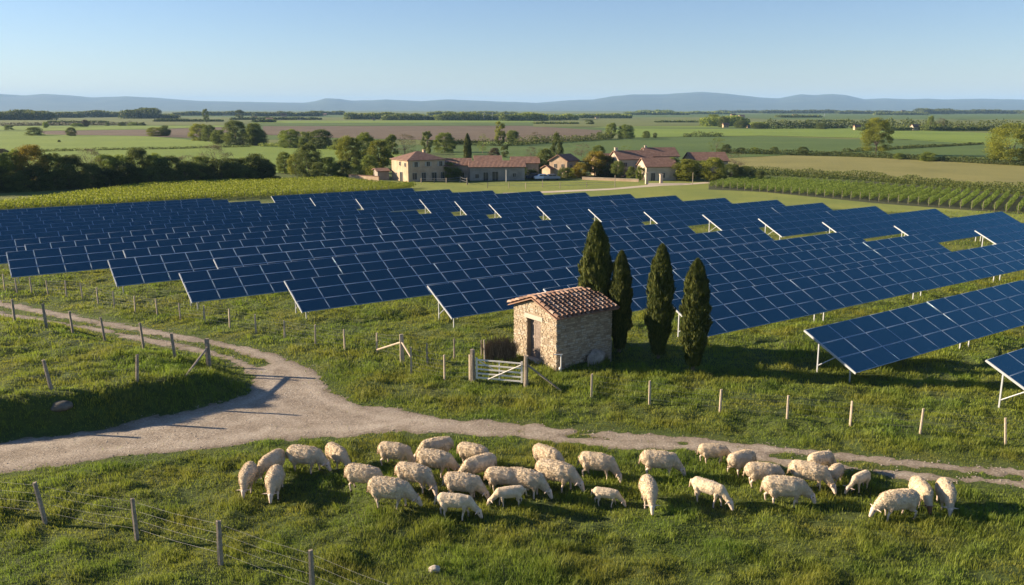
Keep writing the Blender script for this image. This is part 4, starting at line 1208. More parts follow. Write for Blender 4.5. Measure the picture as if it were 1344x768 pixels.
# ------------------------------------------------------------------ vineyards
VD = math.radians(56); vd = np.array([math.cos(VD), math.sin(VD)])
def vine_mesh(ln, fol, seed, h=1.0, wd=.50, dens=170, leaf=.065):
    rg = np.random.default_rng(seed); n = int(ln * dens)
    x = rg.random(n) * ln
    hh = h * (.86 + .24 * vnoise(x / .9, x * 0, seed)); r = rg.random(n) ** .5; an = rg.random(n) * 2 * np.pi
    w_ = wd * (.85 + .28 * vnoise(x / .7, x * 0 + 5, seed))
    Q = np.column_stack([x, np.cos(an) * r * w_ * .5, hh * .58 + np.sin(an) * r * hh * .42])
    d1 = unit(n, rg); d2 = np.cross(d1, unit(n, rg)); d2 /= np.linalg.norm(d2, axis=1, keepdims=True)
    s = leaf * rg.uniform(.6, 1.4, (n, 1))
    return mesh_np('vine_foliage', *quads(Q, d1 * s, d2 * s * .8, rg.random(n))[:2], [fol], tint=np.repeat(rg.random(n), 4))
def stakes(ln):
    return MB().tube((-.12, 0, -.1), (-.2, 0, 1.1), .024, n=5).mesh('end_post', [M['wood']])
v_m = [vine_mesh(20, F_VINE, s) for s in (1, 2, 3)]; v_s = stakes(20)
a = np.array(flat(940, 247)); b = np.array(flat(1336, 279.7)); nrow = int(np.linalg.norm(b - a) / 1.27)
st = (b - a) / nrow
for i in range(-1, nrow + 7):
    p = a + st * i
    o = empty('vine_row', (p[0], p[1], 0), VD)
    tag(o, f'green vine row, {ordinal(i + 2)} from the farm end of the vineyard', 'vine row', 'rows of the green vineyard')
    link('foliage', v_m[i % 3], o, None, None, (1 if i > 5 else .7 + .05 * (i + 1), 1, 1)); link('end_post', v_s, o)
v_m = [vine_mesh(30, F_VINE_Y, s, 1.0, .75, 60, .10) for s in (4, 5, 6)]; v_s = stakes(30)
a = np.array(flat(-90, 283)); b = np.array(flat(250, 264.5)); c_ = np.array(flat(520, 253))
def lrow(p, q, n, k0):
    for i in range(n):
        u_ = p + (q - p) * i / n
        o = empty('vine_row', (u_[0], u_[1], 0), VD + .3)
        tag(o, f'yellowing vine row, {ordinal(k0 + i)} from the outer end of the long vineyard', 'vine row', 'rows of the yellowing vineyard')
        # the field narrows toward the farmhouse
        s_ = 1.2 if k0 + i < 18 else 1.05 if k0 + i < 36 else max(.30, 1 - (k0 + i - 36) * .036)
        link('foliage', v_m[(k0 + i) % 3], o, None, None, (s_, 1, 1)); link('end_post', v_s, o)
lrow(a, b, 30, 1); lrow(b, c_, 28, 31)
field('vineyard_soil', 'olive', [(-120, 288), (250, 266), (520, 254.5), (520, 238), (340, 237.5), (0, 253), (-120, 258)], .012)
field('vineyard_soil', 'shade', [(930, 249), (1000, 252), (1150, 267), (1336, 281), (1420, 287), (1420, 262), (1344, 256), (1150, 239), (1000, 233), (930, 238)], .012)  # soil sheet with the shade between rows put into its colour
#@@PART4
# ------------------------------------------------------------------ buildings
def wallmat(name, c0, c1):
    return two_tone(name, c0, c1, .9, .92, .5, .04, 6, bscale=5)
W_PEACH = wallmat('peach_render', (0.33, 0.235, 0.15), (0.50, 0.38, 0.26))
W_GREY = wallmat('grey_stone_wall', (0.20, 0.18, 0.15), (0.34, 0.30, 0.25))
W_PALE = wallmat('pale_render', (0.36, 0.30, 0.225), (0.52, 0.44, 0.34))
g = mat('roof_tiles', (0.3, 0.14, 0.09), 0.9)
c = ramp(g, noise(g, 1.6, 6, .75), [(0.25, (0.11, 0.065, 0.05)), (0.5, (0.20, 0.115, 0.082)), (0.75, (0.30, 0.195, 0.145))])
wv = g.node_tree.nodes.new('ShaderNodeTexWave'); wv.inputs['Scale'].default_value = 1.4; tc = g.node_tree.nodes.new('ShaderNodeTexCoord'); L(g, tc.outputs['Object'], wv.inputs[0])
base(g, c); bump(g, wv.outputs['Fac'], .8, .08); M['roof'] = g
M['pane'] = mat('window_glass', (0.03, 0.035, 0.04), 0.15, 0, .5)
M['shutter'] = mat('shutter_paint', (0.36, 0.33, 0.28), .7)
def house(label, px, py, a, Lx, Wy, hw, hr, wm, roof='gable', ridge='x', wins=(), chim=(), name='house', cat='house', oh=.25):
    """corner nearest the camera at (px,py); x along a, y along a+90; wins: (face, pos, z, w, h, 'w'|'d')"""
    p = at(px, py); a = math.radians(a)
    o = empty(name, p, a); tag(o, label, cat)
    mb = MB(); mb.box(0, Lx, 0, Wy, -.3, hw)
    if roof == 'gable':
        if ridge == 'x':
            for x0, x1 in ((0, .2), (Lx - .2, Lx)):
                mb.add([(x0, 0, hw), (x1, 0, hw), (x1, Wy, hw), (x0, Wy, hw), (x0, Wy / 2, hw + hr), (x1, Wy / 2, hw + hr)], [(0, 1, 5, 4), (2, 3, 4, 5), (0, 4, 3), (1, 2, 5)])
        else:
            for y0, y1 in ((0, .2), (Wy - .2, Wy)):
                mb.add([(0, y0, hw), (0, y1, hw), (Lx, y1, hw), (Lx, y0, hw), (Lx / 2, y0, hw + hr), (Lx / 2, y1, hw + hr)], [(0, 1, 5, 4), (2, 3, 4, 5), (0, 4, 3), (1, 2, 5)])
    mb.obj('wall', wm, o)
    rb = MB(); t = .13
    def slab(v):
        n = (Vector(v[1]) - Vector(v[0])).cross(Vector(v[-1]) - Vector(v[0])).normalized()
        if n.z < 0: n = -n
        up = [Vector(q) + n * t for q in v]; lo = [Vector(q) + n * .004 for q in v]; k = len(v)
        rb.add(lo + up, [tuple(range(k)), tuple(range(2 * k - 1, k - 1, -1))] + [(i, (i + 1) % k, (i + 1) % k + k, i + k) for i in range(k)])
    if roof == 'gable':
        if ridge == 'x':
            s = hr / (Wy / 2); d = oh * s
            slab([(-oh, -oh, hw - d), (Lx + oh, -oh, hw - d), (Lx + oh, Wy / 2, hw + hr), (-oh, Wy / 2, hw + hr)])
            slab([(-oh, Wy / 2, hw + hr), (Lx + oh, Wy / 2, hw + hr), (Lx + oh, Wy + oh, hw - d), (-oh, Wy + oh, hw - d)])
        else:
            s = hr / (Lx / 2); d = oh * s
            slab([(-oh, -oh, hw - d), (Lx / 2, -oh, hw + hr), (Lx / 2, Wy + oh, hw + hr), (-oh, Wy + oh, hw - d)])
            slab([(Lx / 2, -oh, hw + hr), (Lx + oh, -oh, hw - d), (Lx + oh, Wy + oh, hw - d), (Lx / 2, Wy + oh, hw + hr)])
    elif roof == 'hip':
        q = min(Lx, Wy) / 2; r0 = (q, Wy / 2, hw + hr); r1 = (Lx - q, Wy / 2, hw + hr)
        if Wy > Lx: r0 = (Lx / 2, q, hw + hr); r1 = (Lx / 2, Wy - q, hw + hr)
        A, B, C, D = (-oh, -oh, hw), (Lx + oh, -oh, hw), (Lx + oh, Wy + oh, hw), (-oh, Wy + oh, hw)
        vs = [A, B, C, D, r0, r1]
        low = [(x, y, z - .1) for x, y, z in (A, B, C, D)]
        if Wy > Lx: fs = [(0, 1, 4), (1, 2, 5, 4), (2, 3, 5), (3, 0, 4, 5)]
        else: fs = [(0, 1, 5, 4), (1, 2, 5), (2, 3, 4, 5), (3, 0, 4)]
        rb.add(vs + low, fs + [(0, 1, 7, 6), (1, 2, 8, 7), (2, 3, 9, 8), (3, 0, 6, 9), (9, 8, 7, 6)])
    ro = rb.obj('roof', M['roof'], o)
    for (x, y, z, w_, h_) in chim: MB().box(x - w_, x + w_, y - w_, y + w_, z, z + h_).box(x - w_ - .05, x + w_ + .05, y - w_ - .05, y + w_ + .05, z + h_, z + h_ + .08).obj('chimney', wm, ro)
    for f, pos, z, w_, h_, k in wins:
        fr = MB(); pa_ = MB(); e = .05
        def bx(m, p0, p1, z0, z1, d0, d1):
            if f == 'x': m.box(p0, p1, -d1, -d0, z0, z1)          # on the y=0 wall
            else: m.box(-d1, -d0, p0, p1, z0, z1)                # on the x=0 wall
        bx(fr, pos - w_ / 2 - e, pos + w_ / 2 + e, z + h_, z + h_ + e, .003, .07); bx(fr, pos - w_ / 2 - e, pos + w_ / 2 + e, z - e, z, .003, .09)
        bx(fr, pos - w_ / 2 - e, pos - w_ / 2, z, z + h_, .003, .07); bx(fr, pos + w_ / 2, pos + w_ / 2 + e, z, z + h_, .003, .07)
        bx(pa_, pos - w_ / 2 + .001, pos + w_ / 2 - .001, z + .001, z + h_ - .001, .004, .02)
        bx(fr, pos - .02, pos + .02, z + .002, z + h_ - .002, .022, .04)
        if k == 's':
            bx(fr, pos - w_ / 2 - e - w_ * .5, pos - w_ / 2 - e - .01, z, z + h_, .003, .05); bx(fr, pos + w_ / 2 + e + .01, pos + w_ / 2 + e + w_ * .5, z, z + h_, .003, .05)
        fo = fr.obj('door' if k == 'd' else 'window', M['shutter'], o); pa_.obj('pane', M['pane'], fo)
    return o
house('two-storey farmhouse with hipped tile roof and shuttered windows', 536, 239, 33, 7.0, 6.4, 3.6, 1.3, W_PEACH, 'hip',
      wins=[('x', 1.5, 2.45, .6, .8, 's'), ('x', 3.8, 2.5, .6, .75, 's'), ('x', 6.2, 2.45, .6, .8, 's'), ('x', 1.2, .35, .8, 1.1, 'w'), ('x', 2.9, 0, .8, 1.45, 'd'), ('x', 4.9, 0, .9, 1.4, 'd'), ('x', 6.5, .3, .6, 1.1, 'w'),
            ('y', 2.6, 0, .95, 1.5, 'd'), ('y', 4.6, .7, .5, .6, 'w'), ('y', 3.0, 2.6, .5, .65, 'w'), ('y', 1.0, 2.5, .5, .6, 'w')], chim=[(5.2, 4.2, 4.1, .22, .9)])
house('low outbuilding joined end-on behind the farmhouse', 584, 236.5, 8, 4.6, 4.5, 2.5, 1.0, W_GREY, wins=[('x', 1.2, .4, .5, .7, 'w'), ('x', 3.0, 0, .6, 1.3, 'd')], name='outbuilding', cat='outbuilding')
house('small open-roofed lean-to beside the pink garden wall', 496, 236.5, 25, 2.0, 3.0, 1.5, .35, W_GREY, name='shed', cat='shed')
house('long grey barn with low red tile roof', 617, 237.2, 5, 9.4, 4.2, 2.3, .85, W_GREY, wins=[('x', 1.2, .4, .6, .7, 'w'), ('x', 2.7, 0, .8, 1.4, 'd'), ('x', 4.3, 0, 1.0, 1.5, 'd'), ('x', 7.6, .6, .5, .6, 'w')], name='barn', cat='barn')
house('dark-roofed barn half hidden behind the long grey barn', 624, 226, 5, 5.0, 3.4, 2.2, .8, W_GREY, name='barn', cat='barn')
house('shaded outbuilding between the long barn and the conifer', 672, 229, 3, 5.0, 4, 2.1, 1.0, W_GREY, name='outbuilding', cat='outbuilding')
house('small peach house with two upper windows', 744, 233, 58, 4.2, 3.6, 2.9, 1.0, W_PEACH, wins=[('y', .9, 1.7, .4, .6, 'w'), ('y', 2.4, 1.7, .4, .6, 'w'), ('x', 1.4, 1.6, .4, .6, 'w'), ('y', 1.6, .0, .6, 1.2, 'd')])
house('low peach annexe with pent roof joined to the small peach house', 722, 232.5, 40, 1.6, 2.2, 1.5, .5, W_PEACH, name='outbuilding', cat='outbuilding')
house('big farmstead wing with chimney over its lit gable', 812, 233, 14, 6.4, 5.0, 3.2, 1.35, W_PALE, wins=[('x', 1.2, 1.9, .6, .7, 's'), ('x', 3.4, 1.9, .6, .7, 's'), ('x', 1.4, 0, .8, 1.4, 'd'), ('x', 3.6, .4, .6, .9, 'w')], chim=[(.3, 2.5, 4.2, .25, .9)])
house('plain farmstead house hidden behind golden trees', 786, 231.5, 14, 3.6, 4.6, 2.7, 1.2, W_PEACH, wins=[('x', 1.5, 1.6, .5, .7, 'w')])
house('tallest farmstead house with wide tile roof and lit gable', 850, 229.5, 12, 6.0, 5.2, 3.4, 1.4, W_PALE, wins=[('x', 2.0, 2.2, .5, .7, 'w'), ('x', 4.6, 2.2, .5, .7, 'w')], chim=[(.4, 2.6, 4.7, .2, .5)])
house('front farmstead wing with pale gable facing the gate pillars', 848, 237.5, 10, 5.4, 4.8, 2.4, 1.3, W_PALE, wins=[('x', 1.2, 0, .7, 1.3, 'd'), ('x', 3.0, .5, .6, .8, 'w'), ('y', 1.5, .6, .5, .7, 'w'), ('y', 3.2, .6, .5, .7, 'w')])
house('garage with ridge toward the gate beside the front wing', 873, 236.5, 10, 3.2, 3.4, 2.0, 1.0, W_PALE, ridge='y', name='garage', cat='garage')
house('low long farm building behind the row of round trees', 908, 229, 8, 7.0, 5.0, 2.5, 1.4, W_PEACH, wins=[('y', 2.5, 1.2, .5, .6, 'w')])
# little houses out on the plain
for (x, y, w_, h_, lab) in ((806, 154.8, 6, 3.5, 'tiny white house, first of two beyond the farmstead'), (827, 155.3, 5.5, 3.5, 'tiny white house, second of two beyond the farmstead'),
        (953, 167.5, 9, 6, 'pink cottage with red roof under the far trees'), (963, 154.5, 8, 5, 'far pinkish house above the tree clump'), (974, 154.8, 9, 4, 'wide far house beside the pinkish one'), (983, 168, 6, 4.5, 'small ochre cottage beside the pink one'),
        (1044, 154, 8, 4, 'peach farmhouse alone on the far slope'), (1102, 168, 5.5, 3.5, 'tiny white cottage at the end of the tall far hedge'), (1126, 171, 10, 7, 'dusty pink ruin behind the lone tree'),
        (1205, 171.5, 15, 8, 'white farmhouse with red roof beyond the bright wheat'), (1265, 169, 13, 5, 'orange roofed bungalow beyond the bright wheat'), (1302, 170.5, 9, 5, 'pink walled cottage beyond the bright wheat'),
        (1235, 170.5, 9, 4, 'low grey house between the white farmhouse and the bungalow'), (1172, 149.5, 14, 3.2, 'long pale farm shed under the hills'), (1186, 149.8, 7, 5, 'pale farmhouse at the end of the long shed'), (1216, 149.5, 5, 2, 'tiny white shed by the dark wood'),
        (372, 156, 9, 7, 'pale tall building in the haze behind the ploughed field'), (418, 152, 26, 3, 'long low peach shed in front of the far wood'), (490, 158.6, 4.5, 3.5, 'tiny white cottage against the dark wood'), (333, 157, 9, 4, 'pale house far behind the grove'),
        (395, 157.5, 12, 3, 'long grey shed beside the pale tall building'), (353, 158, 10, 3, 'low grey shed on the plain behind the wheat grove'), (783, 155.8, 5, 2.5, 'small ochre roofed hut near the dark plain woods'), (300, 152, 18, 2.5, 'string of pale sheds below the hills')):
    s_ = pxscale(y)
    L_ = w_ / s_ * .85; 
    house(lab, x - w_ / 2 + 1, y, 12, L_, L_ * .5, h_ * .62 / s_, h_ * .38 / s_, W_PALE if 'white' in lab or 'pale' in lab else W_PEACH,
          wins=[('x', L_ * .3, h_ * .2 / s_, L_ * .1, h_ * .22 / s_, 'w'), ('x', L_ * .7, h_ * .2 / s_, L_ * .1, h_ * .22 / s_, 'w')] if h_ > 3 else ())
# pink garden wall
a = at(458, 236.6); b = at(497, 239)
d = b - a
o = empty('garden_wall', a, math.atan2(d.y, d.x)); tag(o, 'low pink garden wall in the sun beside the farmhouse', 'wall')
MB().box(0, d.length, 0, .3, -.3, .9).obj('wall', W_PEACH, o); MB().box(-.05, d.length + .05, -.05, .35, .903, .98).obj('coping', M['roof'], o)
a = at(764, 236); b = at(838, 239); d = b - a
o = empty('garden_wall', a, math.atan2(d.y, d.x)); tag(o, 'long low stone wall before the golden trees', 'wall')
MB().box(0, d.length, 0, .3, -.3, .42).obj('wall', W_PEACH, o); MB().box(-.04, d.length + .04, -.04, .34, .423, .48).obj('coping', W_PALE, o)
for px, py, h_, lab in ((848.7, 241.8, 1.75, 'pale square gate pillar, nearer the peach house'), (867.5, 240.5, 1.4, 'pale square gate pillar, nearer the round trees')):
    o = empty('gate_pillar', at(px, py), .2); tag(o, lab, 'pillar', 'farm gate pillars')
    MB().box(-.22, .22, -.22, .22, -.2, h_).obj('shaft', W_PALE, o); MB().box(-.29, .29, -.29, .29, h_ + .003, h_ + .12).obj('cap', W_PALE, o)
for px, py, h_, lab in ((807, 246, 1.9, 'grey pole in the dry meadow before the golden trees'), (909, 242.5, 2.0, 'grey pole before the light green round trees'), (664.3, 238.5, 2.0, 'white topped pole beside the long barn'), (712, 246, 1.2, 'thin pole near the parked cars')):
    tag(MB().tube((0, 0, -.1), (0, 0, h_), .07, .05, n=6).obj('pole', M['white_metal' if 'white' in lab else 'wood'], loc=at(px, py)), lab, 'pole')
random.seed(4)
fence('yard_fence', 'rail fence in front of the farmhouse yard', [(553, 240, .8, .09, (0, 0)), (570, 240, .8, .09, (0, 0)), (586, 240.5, .85, .09, (0, 0)), (604, 239.5, 1.0, .1, (0, 0)), (613, 242.5, 1.1, .12, (0, 0))], [.45, .85], .045, 'wood')
fence('yard_fence', 'thin wire fence crossing the meadow before the village', [(640, 247, .9, .05, (0, 0)), (668, 247, .9, .05, (0, 0)), (690, 248, .9, .05, (0, 0)), (735, 247, .9, .05, (0, 0)), (770, 246, .9, .05, (0, 0)), (807, 246, .9, .05, (0, 0))], [.5, .9], .02, 'wood')
# parked cars
def car(px, py, rz, paint, lab):
    o = empty('parked_car', at(px, py), rz); tag(o, lab, 'car', 'cars parked by the conifer')
    s = .68
    pts = [(-2.1, .35), (-2.1, .85), (-1.9, .95), (-1.2, 1.0), (-.75, 1.42), (.75, 1.45), (1.35, 1.0), (2.05, .85), (2.15, .35)]
    mb = MB(); n = len(pts)
    vs = [(x * s, -.85 * s, z * s) for x, z in pts] + [(x * s, .85 * s, z * s) for x, z in pts]
    mb.add(vs, [tuple(range(n))[::-1], tuple(range(n, 2 * n))] + [(i, (i + 1) % n, (i + 1) % n + n, i + n) for i in range(n)])
    mb.obj('body', paint, o)
    for x0, x1 in ((-.95, -.05), (.05, 1.0)):
        for y in (-1, 1): MB().box(x0 * s, x1 * s, y * .85 * s, y * .865 * s, 1.02 * s, 1.32 * s).obj('window', M['pane'], o)
    for x in (-1.35, 1.35):
        for y in (-.74, .74): MB().tube((x * s, (y - .1) * s, .32 * s), (x * s, (y + .1) * s, .32 * s), .32 * s, n=12).obj('wheel', M['tyre'], o)
M['tyre'] = mat('tyre', (0.02, 0.02, 0.02), .8)
M['car_white'] = mat('white_car_paint', (.75, .76, .78), .3); M['car_dark'] = mat('dark_car_paint', (.03, .04, .07), .3); M['car_grey'] = mat('grey_car_paint', (.3, .31, .32), .3)
car(712, 236, .2, M['car_white'], 'white car parked under the dark spreading tree'); car(700, 235, .1, M['car_dark'], 'dark car parked beside the white one'); car(724, 236, .2, M['car_grey'], 'grey car parked against the peach annexe')
# pylons
for px, yb, yt, lab in ((635.5, 158.5, 147, 'faint lattice pylon over the dark woods'), (646, 158.5, 147.5, 'second faint pylon over the dark woods'), (1057, 168, 157, 'small pylon before the far hedge'), (1082, 153, 148.5, 'tiny pylon on the plain under the hills')):
    p = at(px, yb); s_ = pxscale(yb); h_ = (yb - yt) / s_; mb = MB(); b = h_ * .09; r = .11 / s_
    for sx in (-1, 1):
        for sy in (-1, 1): mb.tube((sx * b, sy * b, 0), (0, 0, h_), r * .6, r * .5, n=4)
    for k in range(5):
        z0 = h_ * k / 6; z1 = h_ * (k + 1) / 6; b0 = b * (1 - k / 6); b1 = b * (1 - (k + 1) / 6)
        mb.tube((-b0, -b0, z0), (b1, -b1, z1), r * .4, n=3); mb.tube((b0, -b0, z0), (-b1, -b1, z1), r * .4, n=3)
    for z in (.75, .88): mb.tube((-h_ * .14, 0, h_ * z), (h_ * .14, 0, h_ * z), r * .5, n=4)
    tag(mb.obj('pylon', M['steel'], loc=p), lab, 'pylon')

# ------------------------------------------------------------------ sheep
g = mat('wool', (0.55, 0.46, 0.35), .95, 0, .1)
c = ramp(g, noise(g, 5, 5, .7), [(0.3, (0.52, 0.41, 0.26)), (0.55, (0.64, 0.525, 0.36)), (0.75, (0.72, 0.615, 0.45))])
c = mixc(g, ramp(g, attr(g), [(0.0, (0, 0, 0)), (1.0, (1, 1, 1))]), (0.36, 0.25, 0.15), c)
base(g, c); g.node_tree.nodes['Principled BSDF'].inputs['Sheen Weight'].default_value = .25
bump(g, noise(g, 40, 6, .8), .7, .015); M['wool'] = g
M['skin'] = two_tone('pale_face', (0.52, 0.40, 0.30), (0.70, 0.57, 0.46), 9, .8, .3, .01)
M['brown_face'] = two_tone('brown_face', (0.09, 0.045, 0.025), (0.20, 0.10, 0.05), 9, .8, .3, .01)
M['hoof'] = mat('hoof', (0.06, 0.05, 0.04), .6)
def sheep_mesh(seed, lamb=False, yaw=0.0, drop=1.0, step=0.0, face='skin'):
    """one continuous body: swept balls fused by a voxel remesh; returns body and fleece meshes"""
    rg = random.Random(seed); balls = []      # (centre, radii, part)
    def sweep(a, b, ra, rb, part, n=6, sq=(1, 1, 1)):
        a = Vector(a); b = Vector(b)
        for i in range(n + 1):
            t = i / n; r = ra + (rb - ra) * t
            balls.append((a.lerp(b, t), (r * sq[0], r * sq[1], r * sq[2]), part))
    f = .80 if lamb else 1.0                  # girth
    zb = .575 if not lamb else .60
    sweep((-.44, 0, zb + .01), (-.20, 0, zb - .015), .235 * f, .265 * f, 'wool', 4, (1, .92, 1))
    sweep((-.20, 0, zb - .015), (.10, 0, zb - .02), .265 * f, .262 * f, 'wool', 5, (1, .95, 1))
    sweep((.10, 0, zb - .02), (.32, 0, zb - .01), .262 * f, .215 * f, 'wool', 4, (1, .88, 1))
    hx_, hy_ = .80, math.sin(yaw) * .28
    nz = zb - .02 - .12 * drop
    sweep((.34, 0, zb + .02), (.56, hy_ * .4, nz - .06 * drop), .185 * f, .125 * f, 'wool', 5, (1, .85, 1))
    hd = Vector((.66, hy_ * .75, nz - .15 * drop)); mz = Vector((.76 + .03 * (1 - drop), hy_ * 1.15, nz - .15 * drop - .20))
    sweep((.56, hy_ * .4, nz - .06 * drop), hd, .118 * f, .092, 'wool', 3, (1, .85, 1))
    sweep(hd + Vector((.02, 0, -.02)), mz, .096, .052, 'head', 6, (1, .80, 1))
    for s in (-1, 1):                         # ears
        e0 = hd + Vector((-.02, s * .07, .02)); e1 = e0 + Vector((-.02, s * .17, -.01))
        sweep(e0, e1, .036, .018, 'head', 5, (1, 1, .7))
    lt = .9 if lamb else 1.0
    for s in (-1, 1):
        fx = .26 + step * s * .07; bx_ = -.40 - step * s * .09
        y = s * (.115 if lamb else .135)
        sweep((.25, y * .95, zb - .13), (.255 + step * s * .02, y, .31), .088 * f, .048 * lt, 'wool', 4)
        sweep((.255 + step * s * .02, y, .31), (fx + .0, y, .165), .046 * lt, .033 * lt, 'leg', 4)
        sweep((fx, y, .165), (fx - .005, y, .03), .033 * lt, .029 * lt, 'leg', 4)
        sweep((fx + .0, y, .028), (fx + .02, y, .02), .034, .032, 'hoof', 1)
        sweep((-.40, y * .9, zb - .08), (-.36 + step * s * -.03, y, .34), .135 * f, .068 * lt, 'wool', 4)
        sweep((-.36 + step * s * -.03, y, .34), (bx_ - .06, y, .235), .06 * lt, .038 * lt, 'leg', 4)
        sweep((bx_ - .06, y, .235), (bx_ - .03, y, .03), .036 * lt, .028 * lt, 'leg', 5)
        sweep((bx_ - .03, y, .028), (bx_ - .01, y, .02), .034, .032, 'hoof', 1)
    sweep((-.645, 0, zb + .04), (-.70, 0, zb - .18), .042, .028, 'wool', 4)
    V0 = []; F0 = []
    bm = bmesh.new(); bmesh.ops.create_icosphere(bm, subdivisions=2, radius=1)
    sv = [v.co.copy() for v in bm.verts]; sf = [tuple(v.index for v in q.verts) for q in bm.faces]; bm.free()
    for c, r, _ in balls:
        b = len(V0); V0 += [(c.x + v.x * r[0], c.y + v.y * r[1], c.z + v.z * r[2]) for v in sv]; F0 += [tuple(i + b for i in q) for q in sf]
    me = bpy.data.meshes.new('tmp'); me.from_pydata(V0, [], F0); me.update()
    ob = link('sheep_build', me)
    md = ob.modifiers.new('r', 'REMESH'); md.mode = 'VOXEL'; md.voxel_size = .017 if not lamb else .015
    sm = ob.modifiers.new('s', 'SMOOTH'); sm.iterations = 5; sm.factor = .5
    dg = bpy.context.evaluated_depsgraph_get()
    out = bpy.data.meshes.new_from_object(ob.evaluated_get(dg))
    bpy.data.objects.remove(ob); bpy.data.meshes.remove(me)
    out.name = 'sheep_body'
    n = len(out.vertices); P = np.empty(n * 3); out.vertices.foreach_get('co', P); P = P.reshape(-1, 3)
    Nn = np.empty(n * 3); out.vertices.foreach_get('normal', Nn); Nn = Nn.reshape(-1, 3)
    Cb = np.array([tuple(b[0]) for b in balls]); Rb = np.array([max(b[1]) for b in balls])
    names = np.array([{'wool': 0, 'head': 1, 'leg': 1, 'hoof': 2}[b[2]] for b in balls])
    D = np.linalg.norm(P[:, None] - Cb[None], axis=2) - Rb[None]
    part = names[D.argmin(1)]
    wl = part == 0
    # woolly lumps
    amp = .024 if not lamb else .014
    a1 = (fbm(P[:, 0] * 9 + P[:, 2] * 4, P[:, 1] * 9 + P[:, 2] * 8, seed, 3) - .45) * amp + (fbm(P[:, 0] * 34, P[:, 2] * 34 + P[:, 1] * 30, seed + 2, 2) - .5) * amp * .5
    P2 = P + Nn * (a1 * wl)[:, None]
    if not lamb: P2[:, 2] -= np.where(wl & (P[:, 2] < .45), .012, 0)
    P2[:, 2] = np.maximum(P2[:, 2], -.01)
    out.vertices.foreach_set('co', P2.ravel())
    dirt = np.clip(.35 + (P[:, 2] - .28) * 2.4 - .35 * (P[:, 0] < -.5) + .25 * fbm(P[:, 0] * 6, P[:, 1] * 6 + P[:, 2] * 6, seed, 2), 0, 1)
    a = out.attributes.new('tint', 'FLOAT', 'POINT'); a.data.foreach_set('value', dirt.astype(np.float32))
    out.materials.clear()
    for m_ in ('wool', face, 'hoof', 'skin'): out.materials.append(M[m_])
    nf = len(out.polygons); fc = np.empty(nf * 3); out.polygons.foreach_get('center', fc); fc = fc.reshape(-1, 3)
    D = np.linalg.norm(fc[:, None] - Cb[None], axis=2) - Rb[None]
    kk = D.argmin(1); fp = names[kk]
    isleg = np.array([b[2] == 'leg' for b in balls])[kk]
    fp = np.where(isleg & (face != 'skin'), 3, fp)
    hv_ = (hd + (mz - hd) * .30)
    for s in (-1, 1):                         # eyes
        e = np.array((hv_.x + .015, hv_.y + s * .066, hv_.z + .02)); fp[np.linalg.norm(fc - e, axis=1) < .021] = 2
    nos = np.array(tuple(mz)) + np.array((.02, 0, -.045)); fp[(np.linalg.norm(fc - nos, axis=1) < .022)] = 2
    out.polygons.foreach_set('material_index', fp.astype(np.int32)); out.polygons.foreach_set('use_smooth', np.ones(nf, bool)); out.update()
    # fleece: short locks over the woolly skin
    rgn = np.random.default_rng(seed); idx = np.nonzero(wl & (P[:, 2] > .2))[0]
    k = 9000 if not lamb else 5000
    idx = rgn.choice(idx, k); B = P2[idx] + rgn.normal(0, .006, (k, 3)); nn = Nn[idx] + rgn.normal(0, .3, (k, 3)) + np.array([0, 0, -.35]); nn /= np.linalg.norm(nn, axis=1, keepdims=True)
    ln = rgn.uniform(.008, .022, (k, 1)) * (1 if not lamb else .5)
    sd_ = np.cross(nn, unit(k, rgn)); sd_ /= np.linalg.norm(sd_, axis=1, keepdims=True); sd_ *= .009
    Vf = np.stack([B - sd_ - Nn[idx] * .006, B + sd_ - Nn[idx] * .006, B + nn * ln], 1).reshape(-1, 3)
    fl = mesh_np('fleece', Vf, np.arange(k * 3).reshape(-1, 3), [M['wool']], tint=np.repeat(np.clip(dirt[idx] + rgn.normal(0, .05, k), 0, 1), 3))
    return out, fl
SH = {'a': sheep_mesh(1), 'b': sheep_mesh(2, yaw=.5, step=1), 'c': sheep_mesh(3, yaw=-.5, drop=1.1, step=-.6), 'd': sheep_mesh(4, drop=.75, step=1.0), 'k': sheep_mesh(5, face='brown_face'),
      'l': sheep_mesh(6, lamb=True, step=1), 'm': sheep_mesh(7, lamb=True, yaw=-.4, step=-.8, drop=1.1)}
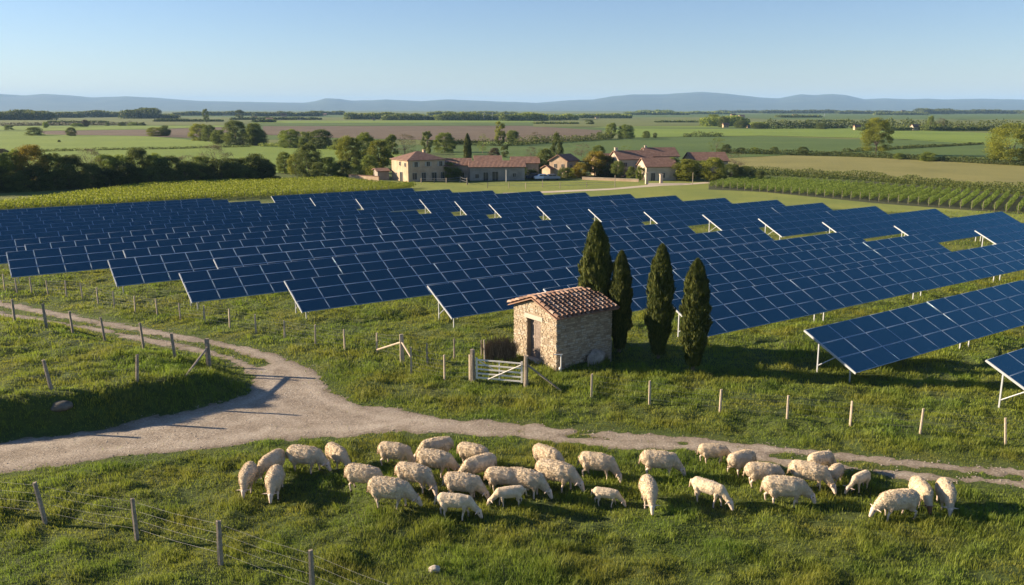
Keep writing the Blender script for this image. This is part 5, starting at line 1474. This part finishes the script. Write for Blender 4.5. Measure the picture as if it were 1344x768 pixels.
FLOCK = [  # px, feet py, heading, variant, scale, label
 (326, 644, -85, 'a', .93, 'outermost grazing sheep facing the camera at the gravel end of the flock'),
 (356, 627, -112, 'c', .98, 'sheep half hidden behind another at the gravel end of the flock'),
 (361, 651, -84, 'd', 1.0, 'camera-facing sheep in front of a half hidden one at the gravel end'),
 (404, 620, -14, 'd', 1.08, 'large walking sheep with lowered head just before the gravel'),
 (444, 614, -48, 'b', .92, 'small sheep turned half toward the camera behind the large walking sheep'),
 (480, 645, -14, 'a', 1.02, 'sheep grazing above the woolliest front sheep, tail toward the gravel'),
 (515, 667, -12, 'b', 1.12, 'very woolly big sheep grazing lowest among the adults by the walking lamb'),
 (521, 613, -16, 'c', 1.0, 'upper row sheep grazing just past the small half-turned sheep'),
 (571, 605, 198, 'a', .98, 'sheep facing back toward the gravel, mostly hidden by a neighbour'),
 (574, 625, -16, 'b', 1.04, 'sheep grazing in front of the one that faces back toward the gravel'),
 (546, 644, -20, 'c', 1.04, 'sheep in the middle of the flock grazing above the very woolly one'),
 (610, 656, -12, 'a', 1.02, 'sheep grazing directly behind the white walking lamb'),
 (600, 682, -8, 'l', .98, 'white walking lamb with all four long legs showing'),
 (623, 613, -24, 'd', .96, 'uppermost sheep in the centre close under the track'),
 (627, 631, -150, 'c', 1.0, 'sheep with its head turned away into the centre cluster'),
 (663, 646, -8, 'd', .96, 'tan rumped sheep overlapped by a bigger one in the centre'),
 (692, 652, -20, 'a', 1.06, 'broad sheep in front of the tan rumped one'),
 (667, 666, 190, 'm', .82, 'small lamb facing toward the white walking lamb'),
 (720, 618, -42, 'b', .98, 'sheep seen from its rump above the long grazing sheep'),
 (732, 644, -26, 'd', 1.16, 'longest grazing sheep of the centre cluster, head toward the smallest lamb'),
 (786, 628, -18, 'c', 1.03, 'lone upper sheep grazing between the long sheep and the brown shadowed one'),
 (797, 665, -14, 'l', .74, 'smallest lamb standing alone below the lone upper sheep'),
 (851, 664, -90, 'a', .96, 'narrow sheep facing straight at the camera in open grass'),
 (867, 625, -8, 'a', 1.04, 'sheep with brownish rump at the track verge'),
 (937, 609, -4, 'd', .84, 'slender sheep standing closest to the track edge'),
 (974, 622, 30, 'b', .96, 'sheep with its rump to the camera next to the slender one'),
 (931, 664, -38, 'l', 1.0, 'shorn slim sheep grazing alone below the slender sheep at the track'),
 (1003, 640, -6, 'a', .98, 'sheep behind the tall walking one in the far pair'),
 (1031, 664, -8, 'd', 1.12, 'tall walking sheep with white front leg in the far pair'),
 (1063, 641, -24, 'c', 1.02, 'sheep grazing downhill just past the tall walking pair'),
 (1077, 621, 28, 'a', .88, 'round sheep facing away against the grassy rut'),
 (1096, 634, 48, 'b', .74, 'small sheep wedged behind the downhill grazing sheep'),
 (1127, 645, -145, 'm', .76, 'round young sheep alone with head down toward the flock'),
 (1174, 681, -170, 'd', 1.06, 'sheep walking back toward the flock, lowest of the last three'),
 (1208, 664, -94, 'k', .92, 'sheep with a dark brown face between the last two'),
 (1240, 667, -106, 'a', .94, 'very last sheep of the flock at the fence post side'),
]
for px, py, hd_, v, s, lab in FLOCK:
    p = at(px, py); q = p
    z = p.z
    o = link('sheep', SH[v][0], None, (p.x, p.y, z), (0, 0, math.radians(hd_)), (s * 1.0, s * 1.12, s * 1.06))
    tag(o, lab, 'lamb' if 'lamb' in lab and v in 'lm' and 'beside' not in lab and 'behind' not in lab else 'sheep', 'sheep grazing in the meadow')
    link('fleece', SH[v][1], o)
